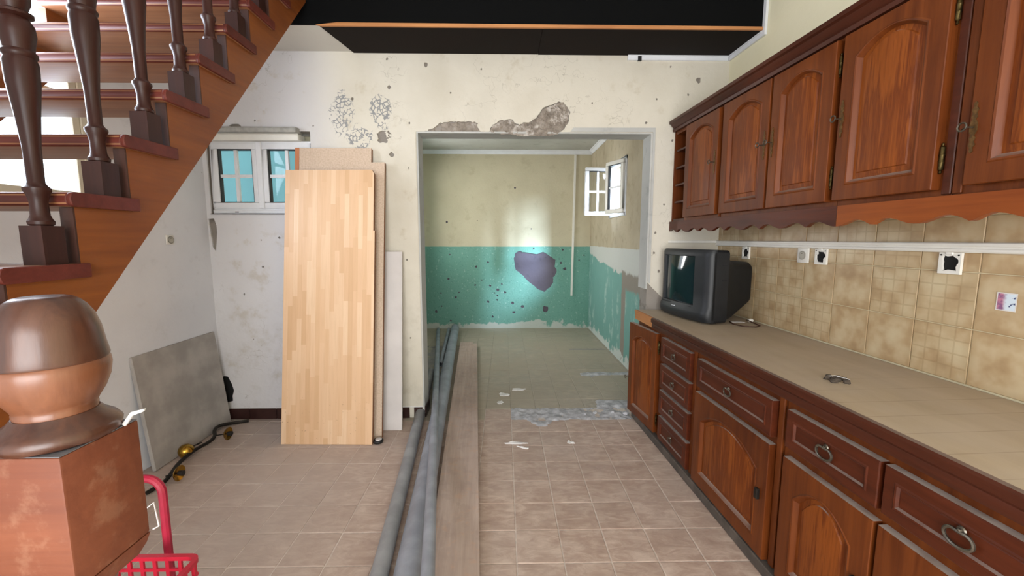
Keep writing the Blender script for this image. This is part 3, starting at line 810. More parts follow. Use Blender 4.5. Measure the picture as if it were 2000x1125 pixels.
MB().box(WX0 + .01, WX1 - .078, -.012, .09, WZ1 - .065, WZ1 - .018).box(WX0 + .01, WX1 - .078, -.018, .0, WZ1 - .03, WZ1 - .018).build('head_casing', 'cream_pvc', w1, bevel=.004)
MB().prism([(-.055, WZ1 - .02), (-.06, WZ1), (-.05, WZ1 + .018), (0, WZ1 + .02), (.05, WZ1 + .0), (.05, WZ1 - .018)], 'x', WX0 - .02, WX1 - .072).build('lintel_board', 'cement_grey', w1, bevel=.006, seg=2)
# turquoise rendered yard wall seen through it
tag(MB().box(-4.2, -1.56, 4.55, 4.65, -.2, 3.4).build('yard_wall', 'turquoise_render', None, smooth=0), 'turquoise rendered yard wall outside, seen through the high two-sash window', 'wall')

w2 = struct(empty('window_2', (XL - .036, 0, 0)))
def ybox(m, y0, y1, x0, x1, z0, z1): return m.box(x0, x1, y0, y1, z0, z1)
m = MB()
for (a, b, c, d) in ((LY0, LY1, LZ0, LZ0 + .045), (LY0, LY1, LZ1 - .045, LZ1), (LY0, LY0 + .045, LZ0, LZ1), (LY1 - .045, LY1, LZ0, LZ1)): m.box(-.03, .03, a, b, c, d)
m.build('window_frame', 'yellow_pvc', w2, bevel=.004)
ym = (LY0 + LY1) / 2
for a, b in ((LY0 + .045, ym), (ym, LY1 - .045)):
    m = MB()
    for (p, q, c, d) in ((a, b, LZ0 + .045, LZ0 + .085), (a, b, LZ1 - .085, LZ1 - .045), (a, a + .04, LZ0 + .045, LZ1 - .045), (b - .04, b, LZ0 + .045, LZ1 - .045)): m.box(-.02, .025, p, q, c, d)
    s = m.build('sash', 'yellow_pvc', w2, bevel=.003)
    zz = (LZ0 + LZ1) / 2
    for c, d in ((LZ0 + .085, zz), (zz, LZ1 - .085)): MB().box(0, .004, a + .04, b - .04, c, d).build('pane', 'glass', s, smooth=0)
    MB().box(-.01, .015, a + .04, b - .04, zz - .012, zz + .012).build('glazing_bar', 'yellow_pvc', s)
# louvred shutter leaf folded open outside
sh = tag(empty('louvred_shutter', (XL - .24, LY1 + .02, LZ0), (0, 0, R(-50))), 'white louvred shutter standing open outside the bright stair window', 'shutter')
frame(MB(), -.42, 0, 0, LZ1 - LZ0, .05, -.018, .018).build('shutter_frame', 'shutter_white', sh)
for k in range(17):
    MB().prism([(-.016, -.018), (-.010, -.02), (.016, .018), (.010, .02)], 'x', -.37, -.05).build('slat', 'shutter_white', sh, (0, 0, .08 + .056 * k))

w3 = struct(empty('window_3', (FXR, 0, 0)))
m = MB()
for (a, b, c, d) in ((BY0, BY1, BZ0, BZ0 + .04), (BY0, BY1, BZ1 - .04, BZ1), (BY0, BY0 + .04, BZ0, BZ1), (BY1 - .04, BY1, BZ0, BZ1)): m.box(-.012, .06, a, b, c, d)
m.build('window_frame', 'white_pvc', w3, bevel=.004)
sw = (BY1 - BY0) / 2 - .035
# far leaf swings in square to the wall, near leaf about two thirds of the way
sash(w3, 0, sw, BZ0 + .03, BZ1 - .03, -.0225, loc=(-.015, BY1 - .035, 0), rot=(0, 0, R(186)))
sash(w3, 0, sw, BZ0 + .03, BZ1 - .03, -.0225, mat='cream_pvc', loc=(-.015, BY0 + .035, 0), rot=(0, 0, R(112)), cols=1)

# ================================================================== KITCHEN RUN
FT = -.010          # extra front thickness of doors and drawers
def rect_loop(x0, x1, z0, z1, i, y, n):
    y = y + FT if y < -.001 else y
    pts = [(x0 + i, y, z0 + i), (x1 - i, y, z0 + i)]
    for k in range(n + 1):
        pts.append((x1 - i + (x0 + i - x1 + i) * k / n, y, z1 - i))
    return pts
def arch_loop(x0, x1, z0, zs, rise, i, y, n):
    y = y + FT
    pts = [(x0 + i, y, z0 + i), (x1 - i, y, z0 + i)]
    for k in range(n + 1):
        t = k / n
        pts.append((x1 - i + (x0 + i - x1 + i) * t, y, zs - i * .6 + rise * (1 - (2 * t - 1) ** 2) * (1 - i * 1.2)))
    return pts
def key(parent, x, z, side=1):
    """key with an open bow in its keyhole"""
    m = MB()
    m.tube([(x, -.02, z), (x, -.045, z)], .0022, 6)
    m.tube([(x + .011 * math.cos(a), -.055 - .0 * math.sin(a), z + .011 * math.sin(a)) for a in [2 * math.pi * k / 12 for k in range(12)]], .0025, 6, True)
    m.tube([(x, -.045, z), (x, -.054, z - .008)], .0022, 6)
    m.build('key', 'pewter', parent, (0, FT, 0))
def escutcheon(parent, x, z):
    half = [(0, .075), (.006, .07), (.004, .06), (.011, .052), (.006, .042), (.010, .03), (.005, .024), (.012, .012), (.012, -.012), (.005, -.024), (.010, -.03), (.006, -.042), (.011, -.052), (.004, -.06), (.006, -.07), (0, -.075)]
    poly = [(x + a * .75, z + b * .9) for a, b in half] + [(x - a * .75, z + b * .9) for a, b in half[-2:0:-1]]
    MB().prism(poly, 'y', -.0225, -.0198).build('escutcheon', 'brass_dull', parent, (0, FT, 0), smooth=0)
def hinge(parent, x, z):
    MB().lathe([(-.045, .001), (-.042, .004), (-.036, .0025), (-.032, .006), (-.012, .0065), (-.010, .0075), (-.006, .0065), (.006, .0065), (.010, .0075), (.012, .0065), (.032, .006), (.036, .0025), (.042, .004), (.045, .001)], (x, -.012, z), 10).build('hinge', 'brass_old', parent)
def door(parent, x0, x1, z0, z1, loc=(0, 0, 0), rot=(0, 0, 0), w=.056, shoulder=.094, rise=.052, keyx=None, hingex=None, esc=True, n=14, keyz=None, frame_mat='cab_wood'):
    zs = z1 - shoulder
    L = [rect_loop(x0, x1, z0, z1, 0, -.0003, n), rect_loop(x0, x1, z0, z1, 0, -.0175, n), rect_loop(x0, x1, z0, z1, .002, -.0195, n), rect_loop(x0, x1, z0, z1, .006, -.020, n),
         arch_loop(x0, x1, z0, zs + w * .6, rise, w - .004, -.020, n), arch_loop(x0, x1, z0, zs + w * .6, rise, w, -.0225, n), arch_loop(x0, x1, z0, zs + w * .6, rise, w + .005, -.021, n),
         arch_loop(x0, x1, z0, zs + w * .6, rise, w + .010, -.014, n), arch_loop(x0, x1, z0, zs + w * .6, rise, w + .014, -.008, n), arch_loop(x0, x1, z0, zs + w * .6, rise, w + .016, -.004, n)]
    d = MB().loft(L, True, False).build('door', frame_mat, parent, loc, rot, smooth=28)
    P = [arch_loop(x0, x1, z0, zs + w * .6, rise, w + .013, -.005, n), arch_loop(x0, x1, z0, zs + w * .6, rise, w + .034, -.0085, n), arch_loop(x0, x1, z0, zs + w * .6, rise, w + .037, -.0125, n), arch_loop(x0, x1, z0, zs + w * .6, rise, w + .041, -.0135, n)]
    MB().loft(P, False, True).build('panel', 'cab_panel', d, smooth=20)
    kz = keyz if keyz else (z0 + z1) / 2
    if keyx is not None:
        if esc: escutcheon(d, keyx, kz)
        key(d, keyx, kz)
    if hingex is not None:
        for hz in (z0 + .09, z1 - .09): hinge(d, hingex, hz)
    return d
def ring_pull(parent, x, z, s=1.0):
    m = MB().lathe([(-.0245, .003 * s), (-.0235, .009 * s), (-.0200, .011 * s)], (x, 0, z + .016 * s), 12, 'y')
    m.lathe([(-.030, .002), (-.028, .0045 * s), (-.022, .0045 * s)], (x, 0, z + .017 * s), 8, 'y')
    m.build('pull_plate', 'pewter', parent, (0, FT, 0))
    pts = []
    for k in range(24):
        a = 2 * math.pi * k / 24
        r = 1.0 - .28 * max(0, math.cos(a)) ** 8
        pts.append((x + .031 * s * math.sin(a), -.0265, z - .003 * s + .0215 * s * r * math.cos(a)))
    MB().tube(pts, .0042 * s, 6, True).build('ring_handle', 'pewter', parent, (0, FT, 0))
def drawer(parent, x0, x1, z0, z1, pull=.8, loc=(0, 0, 0)):
    n = 2
    L = [rect_loop(x0, x1, z0, z1, 0, -.0003, n), rect_loop(x0, x1, z0, z1, 0, -.0165, n), rect_loop(x0, x1, z0, z1, .003, -.019, n), rect_loop(x0, x1, z0, z1, .008, -.020, n),
         rect_loop(x0, x1, z0, z1, .032, -.020, n), rect_loop(x0, x1, z0, z1, .036, -.0225, n), rect_loop(x0, x1, z0, z1, .040, -.0215, n), rect_loop(x0, x1, z0, z1, .045, -.014, n)]
    d = MB().loft(L, True, False).build('drawer', 'cab_wood_h', parent, loc, smooth=28)
    MB().loft([rect_loop(x0, x1, z0, z1, .0445, -.0145, n), rect_loop(x0, x1, z0, z1, .047, -.0155, n)], False, True).build('panel', 'cab_wood_h', d, smooth=20)
    ring_pull(d, (x0 + x1) / 2, (z0 + z1) / 2 + .002, pull)
    return d

def base_body(parent, w, x0=.001):
    b = MB().box(x0, w - .001, 0, .555, .052, .788).build('carcass', 'cab_wood', parent, bevel=.001)
    return b
def stile(parent, x0, x1, z0=.055, z1=.765): MB().box(x0, x1, -.010, .0005, z0, z1).build('stile', 'cab_wood', parent, bevel=.003)

b1 = tag(run_empty('base_cabinet', -.045), 'dark-stained base cabinet with one narrow arched door beside a stack of four small drawers', 'cabinet', 'base cabinets along the tiled wall')
base_body(b1, .90, .028)
# narrow door stands slightly ajar on its hinge
door(b1, -.405, 0, .068, .738, loc=(.413, 0, 0), rot=(0, 0, R(5)), keyx=-.38, hingex=.004, esc=False, keyz=.33, shoulder=.12, rise=.055)
for k in range(4): drawer(b1, .488, .868, .735 - .171 * k - .152, .735 - .171 * k, .72)
stile(b1, .872, .898)
b2 = tag(run_empty('base_cabinet', .857), 'base cabinet with a single wide drawer above one broad arched door', 'cabinet', 'base cabinets along the tiled wall')
base_body(b2, .66)
drawer(b2, .04, .618, .583, .73, .85)
door(b2, .035, .618, .062, .552, w=.066, shoulder=.135, rise=.085)
MB().box(.565, .585, -.044, -.029, .30, .345).build('latch', 'iron_dark', b2, bevel=.003)
stile(b2, .630, .658)
b3 = tag(run_empty('base_cabinet', 1.519), 'nearest base cabinet with two drawers side by side above two arched doors', 'cabinet', 'base cabinets along the tiled wall')
base_body(b3, .83)
drawer(b3, .034, .398, .588, .73, 1.0)
drawer(b3, .412, .80, .588, .73, 1.0)
door(b3, .032, .396, .062, .548, w=.064, shoulder=.13, rise=.075)
door(b3, .410, .80, .062, .548, w=.064, shoulder=.13, rise=.075)
MB().box(.352, .368, -.044, -.029, .30, .345).build('latch', 'iron_dark', b3, bevel=.003)
# plinth
tag(MB().box(0, 2.39, 0, .05, 0, .05).build('plinth_board', 'plinth_dirty', None, run(-.04, -.03), (0, 0, RA), bevel=.004), 'dusty plinth board running along the floor under the base cabinets', 'plinth')
# worktop
wt_o = tag(empty('worktop', run(-.045, 0, .789), (0, 0, RA)), 'long beige laminate worktop with a dark wooden front edge', 'worktop')
MB().prism([(.004, -.012), (.029, WV - .002), (2.42, WV - .002), (2.42, -.012)], 'z', .004, .040).build('top', 'worktop_laminate', wt_o, smooth=0)
MB().prism([(-.012, -.028), (-.026, -.028), (-.030, -.014), (-.026, .002), (-.036, .012), (-.036, .034), (-.030, .0405), (-.012, .0405)], 'x', .33, 2.42).build('front_edge', 'cab_wood_dark', wt_o)
MB().prism([(-.012, -.028), (-.022, -.028), (-.024, .012), (-.028, .040), (-.012, .0405)], 'x', 0, .329).build('bare_edge', 'oak_edge', wt_o)

# wall cabinets (fronts at v = 0.22)
UV = .22
def ubody(parent, w, x0=0): return MB().box(x0 + .001, w - .001, 0, WV - UV - .004, 1.476, 2.128).build('carcass', 'cab_wood', parent, bevel=.001)
GU = 'wall cabinets above the worktop'
u1 = tag(run_empty('wall_cabinet', -.045, UV), 'farthest wall cabinet with an open column of small shelves beside one arched door', 'cabinet', GU)
ubody(u1, .645, .195)
dd = WV - UV - .004
MB().prism([(.004, 0), (.018, 0), (.044, dd), (.028, dd)], 'z', 1.476, 2.128).build('side_panel', 'cab_wood', u1)
MB().box(.035, .195, dd - .012, dd, 1.476, 2.128).build('back_panel', 'cab_wood', u1)
MB().box(.035, .195, 0, dd - .012, 2.08, 2.128).build('top_panel', 'cab_wood', u1)
MB().box(.035, .195, 0, dd - .012, 1.476, 1.492).build('shelf', 'cab_wood_dark', u1)
for k in range(1, 5): MB().box(.035, .195, .004, dd - .012, 1.486 + .119 * k, 1.498 + .119 * k).build('shelf', 'cab_wood_dark', u1)
door(u1, .235, .628, 1.495, 2.088, keyx=.605, hingex=None)
stile(u1, .632, .644, 1.48, 2.09)
u2 = tag(run_empty('wall_cabinet', .605, UV), 'wall cabinet with a pair of arched doors whose keys face each other', 'cabinet', GU)
ubody(u2, .80)
door(u2, .022, .408, 1.495, 2.088, keyx=.388)
door(u2, .424, .772, 1.495, 2.088, keyx=.444, hingex=.777)
u3 = tag(run_empty('wall_cabinet', 1.406, UV), 'single-door wall cabinet with brass hinges next to a wide dark stile', 'cabinet', GU)
ubody(u3, .40)
door(u3, .004, .364, 1.495, 2.088, keyx=.022, hingex=.370)
MB().box(.373, .398, -.006, .0005, 1.48, 2.09).build('stile', 'cab_wood_dark', u3, bevel=.002)
u4 = tag(run_empty('wall_cabinet', 1.807, UV), 'nearest wall cabinet, cut off by the right edge of the picture', 'cabinet', GU)
ubody(u4, .42)
MB().box(.001, .025, -.006, .0005, 1.48, 2.09).build('stile', 'cab_wood', u4, bevel=.002)
door(u4, .045, .405, 1.498, 2.088, keyx=.058, keyz=1.65, esc=True)
# cornice
cn = tag(MB().prism([(0, 2.10), (-.022, 2.10), (-.026, 2.115), (-.020, 2.125), (-.034, 2.14), (-.040, 2.15), (-.052, 2.155), (-.052, 2.172), (0, 2.172), (.33, 2.172), (.33, 2.1285), (0, 2.1285)], 'x', -.022, 2.22)
         .build('cornice', 'cab_wood_dark', None, run(0, UV - .0005), (0, 0, RA)), 'stepped dark wooden cornice along the top of the wall cabinets', 'cornice')
# scalloped valance in two lengths
def valance(u0, u1_, mat, lab):
    top, base, amp, per, ph = 1.4755, 1.398, .022, .30, .672
    pts = []
    n = int((u1_ - u0) / .010)
    for k in range(n + 1):
        u = u0 + (u1_ - u0) * k / n
        t = ((u - ph) / per) % 1.0
        if t < .18: z = math.sin(t / .18 * math.pi / 2)
        elif t < .5: z = .5 + .5 * math.cos((t - .18) / .32 * math.pi)
        elif t < .8: z = .5 - .5 * math.cos((t - .5) / .3 * math.pi)
        else: z = math.sin((1 - t) / .2 * math.pi / 2)
        pts.append((u - u0, base + amp * z))
    m = MB(); lo = []
    for y in (-.014, .006):
        lo.append([(p[0], y, top) for p in pts]); lo.append([(p[0], y, p[1]) for p in pts])
    n1 = len(pts)
    order = [lo[0], lo[1], lo[3], lo[2], lo[0]]
    for a, b in zip(order[:-1], order[1:]):
        m.add(a + b, [(i, i + 1, n1 + i + 1, n1 + i) for i in range(n1 - 1)])
    for e in (0, -1): m.add([order[q][e] for q in range(4)], [(0, 1, 2, 3)])
    return tag(m.build('valance', mat, None, run(u0, UV), (0, 0, RA), smooth=30), lab, 'valance', 'scalloped valances')
valance(-.045, 1.424, 'cab_wood_h', 'long scalloped wooden valance under the far wall cabinets')
valance(1.425, 2.22, 'cab_orange', 'shorter, more orange scalloped valance under the nearest wall cabinets')

# trunking, sockets, sticker
WT = WV + .0
tk = tag(empty('cable_trunking', run(0, WT, 0), (0, 0, RA)), 'white plastic cable trunking running along the beige wall tiles', 'trunking')
MB().box(-.03, 2.6, -.018, -.0005, 1.302, 1.338).build('base_profile', 'cream_pvc', tk, bevel=.002)
MB().box(-.03, 2.6, -.0215, -.017, 1.305, 1.316).box(-.03, 2.6, -.0215, -.017, 1.324, 1.336).build('cover', 'cream_pvc', tk, bevel=.0015)
tag(MB().box(1.20, 1.57, -.012, -.0005, -.008, .010).build('cable_trunking', 'cream_pvc', None, (0, WY, 1.33), bevel=.002), 'thin white cable trunking on the plaster wall behind the television', 'trunking')
def gutted_box(u, z, lab):
    e = tag(run_empty('socket_box', u, WT, z), lab, 'socket', 'gutted socket boxes under the trunking')
    hole = jag([(-.024, -.027), (.022, -.028), (.022, -.006), (.031, .004), (.020, .016), (.010, .026), (-.022, .026), (-.028, .004)], .008, int(u * 100), 2)
    me = flat_with_holes('back_plate', rect(-.037, .037, -.040, .038), [hole], .010)
    link('back_plate', me, 'cream_pvc', e, (0, -.0055, 0), (R(90), 0, 0))
    MB().box(-.034, .034, -.002, -.0004, -.036, .036).build('cavity', 'black_hole', e)  # thin black sheet, paints the shaded depth of the empty box
    MB().box(-.012, .012, -.016, -.010, .030, .046).build('cable_entry', 'cream_pvc', e, bevel=.002)
    for s in (-.029, .029): MB().lathe([(-.0125, .003), (-.0105, .003)], (s, 0, .029), 8, 'y').build('screw', 'iron_dark', e)
gutted_box(.32, 1.262, 'gutted white socket box behind the television, farthest of the three')
gutted_box(.937, 1.262, 'gutted white socket box right beside the intact socket')
gutted_box(1.53, 1.263, 'gutted white socket box nearest the camera, above the sticker tile')
def socket(name, loc, rz, lab, s=.04, mat='cream_pvc'):
    e = tag(empty(name, loc, (0, 0, rz)), lab, 'socket')
    MB().box(-s, s, -.009, -.0005, -s, s).build('face_plate', mat, e, bevel=.004, seg=2)
    MB().lathe([(-.0125, .023), (-.0125, .020), (-.006, .0185), (-.0055, .0)], (0, 0, 0), 20, 'y').build('socket_well', 'socket_shade', e)
    MB().lathe([(-.0075, .0028), (-.004, .0028)], (-.0085, 0, 0), 8, 'y').lathe([(-.0075, .0028), (-.004, .0028)], (.0085, 0, 0), 8, 'y').build('pin_hole', 'black_hole', e)
    MB().tube([(0, -.006, .011), (0, -.016, .011)], .0024, 8).build('earth_pin', 'pewter', e)
socket('wall_socket', run(.815, WT, 1.263), RA, 'intact white wall socket on the beige tiles under the trunking')
socket('wall_socket', (XL, 2.69, 1.345), R(90), 'small cream wall socket on the white wall beneath the staircase', .03)
tag(MB().box(-.027, .027, -.0012, -.0003, -.030, .030).build('sticker', 'sticker_print', None, run(1.705, WT, 1.145), (0, 0, RA), smooth=0), 'small pink and blue picture sticker stuck on a beige wall tile', 'sticker')

# ================================================================== TELEVISION
tv = tag(empty('television', (1.174, 2.712, .8295), (0, 0, math.atan2(-.512, .095))), 'black tube television standing on the far end of the worktop', 'television')
# local x from far to near edge of the front, y into the set, z up
W2, H = .26, .455
def rr(x0, x1, z0, z1, y, r=.03, n=4, bow=0.0, bowz=0.0):
    pts = []
    for cx, cz, a0 in ((x1 - r, z0 + r, -90), (x1 - r, z1 - r, 0), (x0 + r, z1 - r, 90), (x0 + r, z0 + r, 180)):
        for k in range(n + 1):
            a = R(a0 + 90 * k / n); x = cx + r * math.cos(a); z = cz + r * math.sin(a)
            pts.append((x, y, z))
    return pts
tvb = MB().loft([rr(-W2, W2, .012, H, .035, .02), rr(-W2, W2, .008, H, .07, .02), rr(-W2 + .004, W2 - .004, .006, H - .002, .14, .025)], False, True)
tvb.build('housing', 'tv_black', tv, smooth=45)
# curved bezel with screen opening: bowed front grid
def bowy(x, z): return -.030 * (1 - (x / W2) ** 2) + (.012 if z > .10 else -.006 * (.10 - z) / .1)
sx0, sx1, sz0, sz1 = -.215, .135, .105, .415
m = MB(); xs = [-W2, -.24, sx0, -.15, -.08, -.01, .06, sx1, .20, .24, W2]; zs = [.012, .04, .07, sz0, .2, .3, sz1, .44, H]
idx = {}
for i, x in enumerate(xs):
    for j, z in enumerate(zs):
        edge = .02 if i in (0, len(xs) - 1) else 0
        idx[i, j] = len(m.v); m.v.append((x, bowy(x, z) + edge + (.012 if j in (0, len(zs) - 1) else 0), z))
for i in range(len(xs) - 1):
    for j in range(len(zs) - 1):
        if xs[i] >= sx0 and xs[i + 1] <= sx1 and zs[j] >= sz0 and zs[j + 1] <= sz1: continue
        m.f.append((idx[i, j], idx[i + 1, j], idx[i + 1, j + 1], idx[i, j + 1]))
ring = [(x, bowy(x, sz0), sz0) for x in xs if sx0 <= x <= sx1] + [(sx1, bowy(sx1, z), z) for z in zs if sz0 < z <= sz1] + [(x, bowy(x, sz1), sz1) for x in xs[::-1] if sx0 <= x < sx1] + [(sx0, bowy(sx0, z), z) for z in zs[::-1] if sz0 < z < sz1]
m.loft([ring, [(x * .985 - .0, y + .016, (z - .26) * .97 + .26) for x, y, z in ring]], False, False)
per = [(x, bowy(x, zs[0]) + (.02 if abs(x) == W2 else 0) + .012, zs[0]) for x in xs] + [(W2, bowy(W2, z) + .02 + (.012 if z == H else 0), z) for z in zs[1:]] + [(x, bowy(x, H) + (.02 if abs(x) == W2 else 0) + .012, H) for x in xs[-2::-1]] + [(-W2, bowy(-W2, z) + .02, z) for z in zs[-2:0:-1]]
m.loft([per, [(x, .05, z) for x, y, z in per]], False, False)
m.build('bezel', 'tv_black', tv, smooth=50)
m = MB(); n = 9
for i in range(n):
    for j in range(n):
        x = sx0 + (sx1 - sx0) * i / (n - 1); z = sz0 + (sz1 - sz0) * j / (n - 1)
        m.v.append((x, bowy(x, .3) + .014 - .014 * (1 - ((z - .26) / .155) ** 2) * (1 - ((x + .04) / .175) ** 2), z))
for i in range(n - 1):
    for j in range(n - 1): m.f.append((i * n + j, (i + 1) * n + j, (i + 1) * n + j + 1, i * n + j + 1))
m.build('screen', 'tv_glass', tv, smooth=80)
MB().loft([rr(-W2 + .02, W2 - .02, .006, H - .02, .139, .03), rr(-W2 + .035, W2 - .035, .006, H - .055, .17, .04), rr(-.18, .19, .015, .385, .24, .05), rr(-.16, .17, .10, .375, .37, .05), rr(-.15, .16, .11, .365, .385, .04)], False, True).build('back_shell', 'tv_dark', tv, smooth=45)
MB().box(-.06, -.025, bowy(-.04, .08) - .006, bowy(-.04, .08) + .004, .078, .084).build('badge', 'silver_print', tv)
MB().box(-.2, .12, bowy(0, .1) + .012, bowy(0, .1) + .022, .092, .096).build('flap_line', 'gasket', tv)
for k in range(2): MB().box(W2 - .005, W2 + .0015, .095, .125, .36 - .09 * k, .366 - .09 * k).build('vent_slot', 'gasket', tv)
for sx in (-.2, .2): MB().box(sx - .02, sx + .02, .06, .1, .0, .012).build('foot', 'rubber_black', tv)
# loose lead behind it
tag(MB().tube([(1.42, 2.56, .834), (1.40, 2.48, .8335), (1.43, 2.41, .8335), (1.49, 2.395, .8335), (1.535, 2.43, .8335), (1.54, 2.5, .835), (1.525, 2.55, .845)], .0035, 8).build('power_lead', 'cable_brown'), 'thin brown power lead looped on the worktop behind the television', 'cable')
pp = tag(empty('plug', (1.532, 2.545, .832)), 'small white plug lying on the worktop behind the television', 'plug')
MB().lathe([(0, .010), (.012, .012), (.026, .010), (.03, .004)], (0, 0, .010), 12, 'x').build('body', 'cream_pvc', pp)
MB().tube([(-.014, .004, .012), (0, .004, .012)], .0022, 6).tube([(-.014, -.006, .012), (0, -.006, .012)], .0022, 6).build('pin', 'pewter', pp)
tag(MB().prism(jag(blob(0, 0, .045, .02, 31, 10, .6), .01, 32, 2), 'z', 0, .0015).build('paper_scrap', 'white_flake', None, (1.47, 2.56, .8298), smooth=0), 'white paper scrap on the worktop beside the television', 'paper')
# dirt and a twig of debris on the worktop
m = MB()
for k in range(14): m.rock((random.uniform(-.032, .032), random.uniform(-.032, .032), .004), random.uniform(.008, .016), random.uniform(.006, .014), random.uniform(.004, .010), k)
db = tag(m.build('dirt_crumbs', 'dirt', None, (1.235, 1.47, .830)), 'little heap of brown dirt crumbs with a pale straw on the worktop', 'debris')
MB().tube([(-.03, .02, .010), (.0, .012, .014), (.03, -.018, .009)], .0013, 6).build('straw', 'white_flake', db)

# ================================================================== STAIRCASE
SX = -1.15
st_ = tag(empty('staircase', (0, 0, 0)), 'open-riser wooden staircase with reddish treads, orange stringer and dark turned balusters', 'staircase')
rise, going, dep = .1915, .179, .215
def tz(k): return 1.475 + rise * (k - 2) if k >= 1 else 1.2835 * (k + 6) / 7.0
def ty(k): return 1.145 + going * (k - 2)
tprof = [(.010, -.038), (.003, -.034), (0, -.019), (.003, -.004), (.010, 0), (dep, 0), (dep, -.038)]
tread_me = MB().prism(tprof, 'x', XL + .03, SX - .012).mesh('tread', bevel=.003)
tread_me.materials.append(MAT['stair_tread'])
KS = range(-5, 10)
nose_me = MB().prism([(.012, -.0385), (.004, -.035), (-.001, -.019), (.004, -.003), (.012, .0005)], 'x', XL + .03, SX - .012).prism([(.012, -.0385), (.004, -.035), (-.001, -.019), (.004, -.003), (.012, .0005), (dep, .0005), (dep, -.0385)], 'x', SX - .013, SX).mesh('nosing', bevel=.002)
nose_me.materials.append(MAT['stair_nosing'])
rise_me = MB().box(SX - .056, SX - .0205, .0225, .0275, -rise, -.039).mesh('notch_facing', smooth=0); rise_me.materials.append(MAT['stair_riser'])
for k in KS:
    t_ = link('tread', tread_me, None, st_, (0, ty(k), tz(k)))
    link('nosing', nose_me, None, t_)
    if k > 0: link('notch_facing', rise_me, None, t_)
def lower(Y): return 1.119 + 1.092 * (Y - 1.177)
def stringer(x0, x1, mat):
    pts = []
    for k in KS:
        pts.append((ty(k) + .028, tz(k) - .0385 - (rise if k > -5 else .14)) if k == -5 else (ty(k) + .028, tz(k - 1) - .0385))
        pts.append((ty(k) + .028, tz(k) - .0385))
    pts.append((2.66, tz(9) - .0385)); pts.append((2.66, lower(2.66)))
    pts.append((ty(-5) + .33, max(0.0, lower(ty(-5) + .33)))); pts.append((ty(-5) + .2, 0.0)); pts.append((ty(-5) + .028, 0.0))
    return MB().prism(pts, 'x', x0, x1).build('stringer', mat, st_, smooth=0)
stringer(SX - .055, SX - .02, 'stair_string')
stringer(XL + .002, XL + .035, 'stair_string')
bal = MB()
bp = [(.10, .020), (.104, .025), (.112, .026), (.118, .022), (.128, .0185), (.16, .0175), (.178, .021), (.19, .0265), (.197, .0265), (.202, .021), (.21, .0165), (.3, .0175), (.38, .024), (.45, .031), (.50, .0325), (.512, .029), (.518, .033), (.524, .033), (.53, .028), (.545, .030), (.57, .0345), (.59, .033), (.606, .024), (.612, .034), (.618, .034), (.624, .023), (.645, .031), (.68, .0335), (.73, .030), (.80, .022), (.88, .0175), (.93, .0165), (.938, .0265), (.945, .0265), (.952, .019), (.97, .020), (.985, .024)]
bal.lathe(bp, (0, 0, 0), 20)
bal.box(-.028, .028, -.028, .028, -.001, .1005)
bal.box(-.028, .028, -.028, .028, .984, 1.07)
bal_me = bal.mesh('baluster', smooth=40); bal_me.materials.append(MAT['stair_baluster'])
for k in range(-4, 9): link('baluster', bal_me, None, st_, (SX - .05, ty(k) + .148, tz(k)))
y0, y1 = ty(-4) + .05, ty(8) + .12
sl = (tz(8) - tz(1)) / (ty(8) - ty(1))
MB().prism([(y0, tz(-4) + 1.01), (ty(1) + .085, tz(1) + 1.01), (y1, tz(8) + 1.05), (y1, tz(8) + 1.10), (ty(1) + .085, tz(1) + 1.07), (y0, tz(-4) + 1.07)], 'x', SX - .085, SX - .015).build('handrail', 'stair_baluster', st_, bevel=.012, seg=2)

# newel post
nw = tag(empty('newel_post', (-.606, .552, 0)), 'massive newel post with a copper-brown turned finial, close to the camera', 'newel post')
hb = .056
MB().box(-hb, hb, -hb, hb, .90, 1.081).build('block', 'newel_wood', nw, bevel=.003, seg=2)
MB().box(-hb + .001, hb - .001, -hb + .001, hb - .001, 1.0812, 1.0822).build('block_top', 'bottle_cap_grey', nw)
MB().lathe([(1.0825, .058), (1.086, .063), (1.095, .0645), (1.103, .059), (1.111, .048), (1.119, .042)], (0, 0, 0), 40).build('finial_foot', 'newel_dark', nw, smooth=50)
MB().lathe([(1.118, .0405), (1.124, .0415), (1.126, .0405), (1.132, .043), (1.146, .051), (1.162, .057), (1.178, .0595), (1.187, .0585), (1.191, .055)], (0, 0, 0), 40).build('finial_bulb', 'newel_turned', nw, smooth=50)
MB().lathe([(1.1885, .050), (1.189, .0575), (1.192, .0585), (1.210, .0555), (1.232, .0525), (1.250, .0475), (1.262, .041), (1.270, .034), (1.274, .028), (1.2755, .022), (1.2758, .0)], (0, 0, 0), 40).build('finial_cap', 'newel_dark', nw, smooth=50)
MB().loft([[(a * hb * s, b * hb * s, z) for a, b in ((-1, -1), (1, -1), (1, 1), (-1, 1))] for z, s in ((.8995, 1.0), (.885, .93), (.87, .80))]).build('block_neck', 'newel_wood', nw)
MB().lathe([(.18, .045), (.19, .052), (.20, .046), (.24, .034), (.26, .046), (.27, .046), (.28, .034), (.4, .036), (.6, .05), (.7, .054), (.76, .045), (.80, .034), (.81, .048), (.825, .048), (.835, .036), (.871, .042)], (0, 0, 0), 28).build('turned_shaft', 'newel_turned', nw, smooth=50)
MB().box(-hb, hb, -hb, hb, 0, .181).build('base_block', 'newel_wood', nw, bevel=.003)
tag(MB().prism([(0, 0), (.012, .016), (.028, .022), (.03, .026), (.010, .021), (-.004, .003)], 'y', -.0015, .0015).build('plastic_tie', 'white_flake', None, (-.548, .585, 1.0815)), 'bit of white plastic tie on top of the newel block', 'scrap')

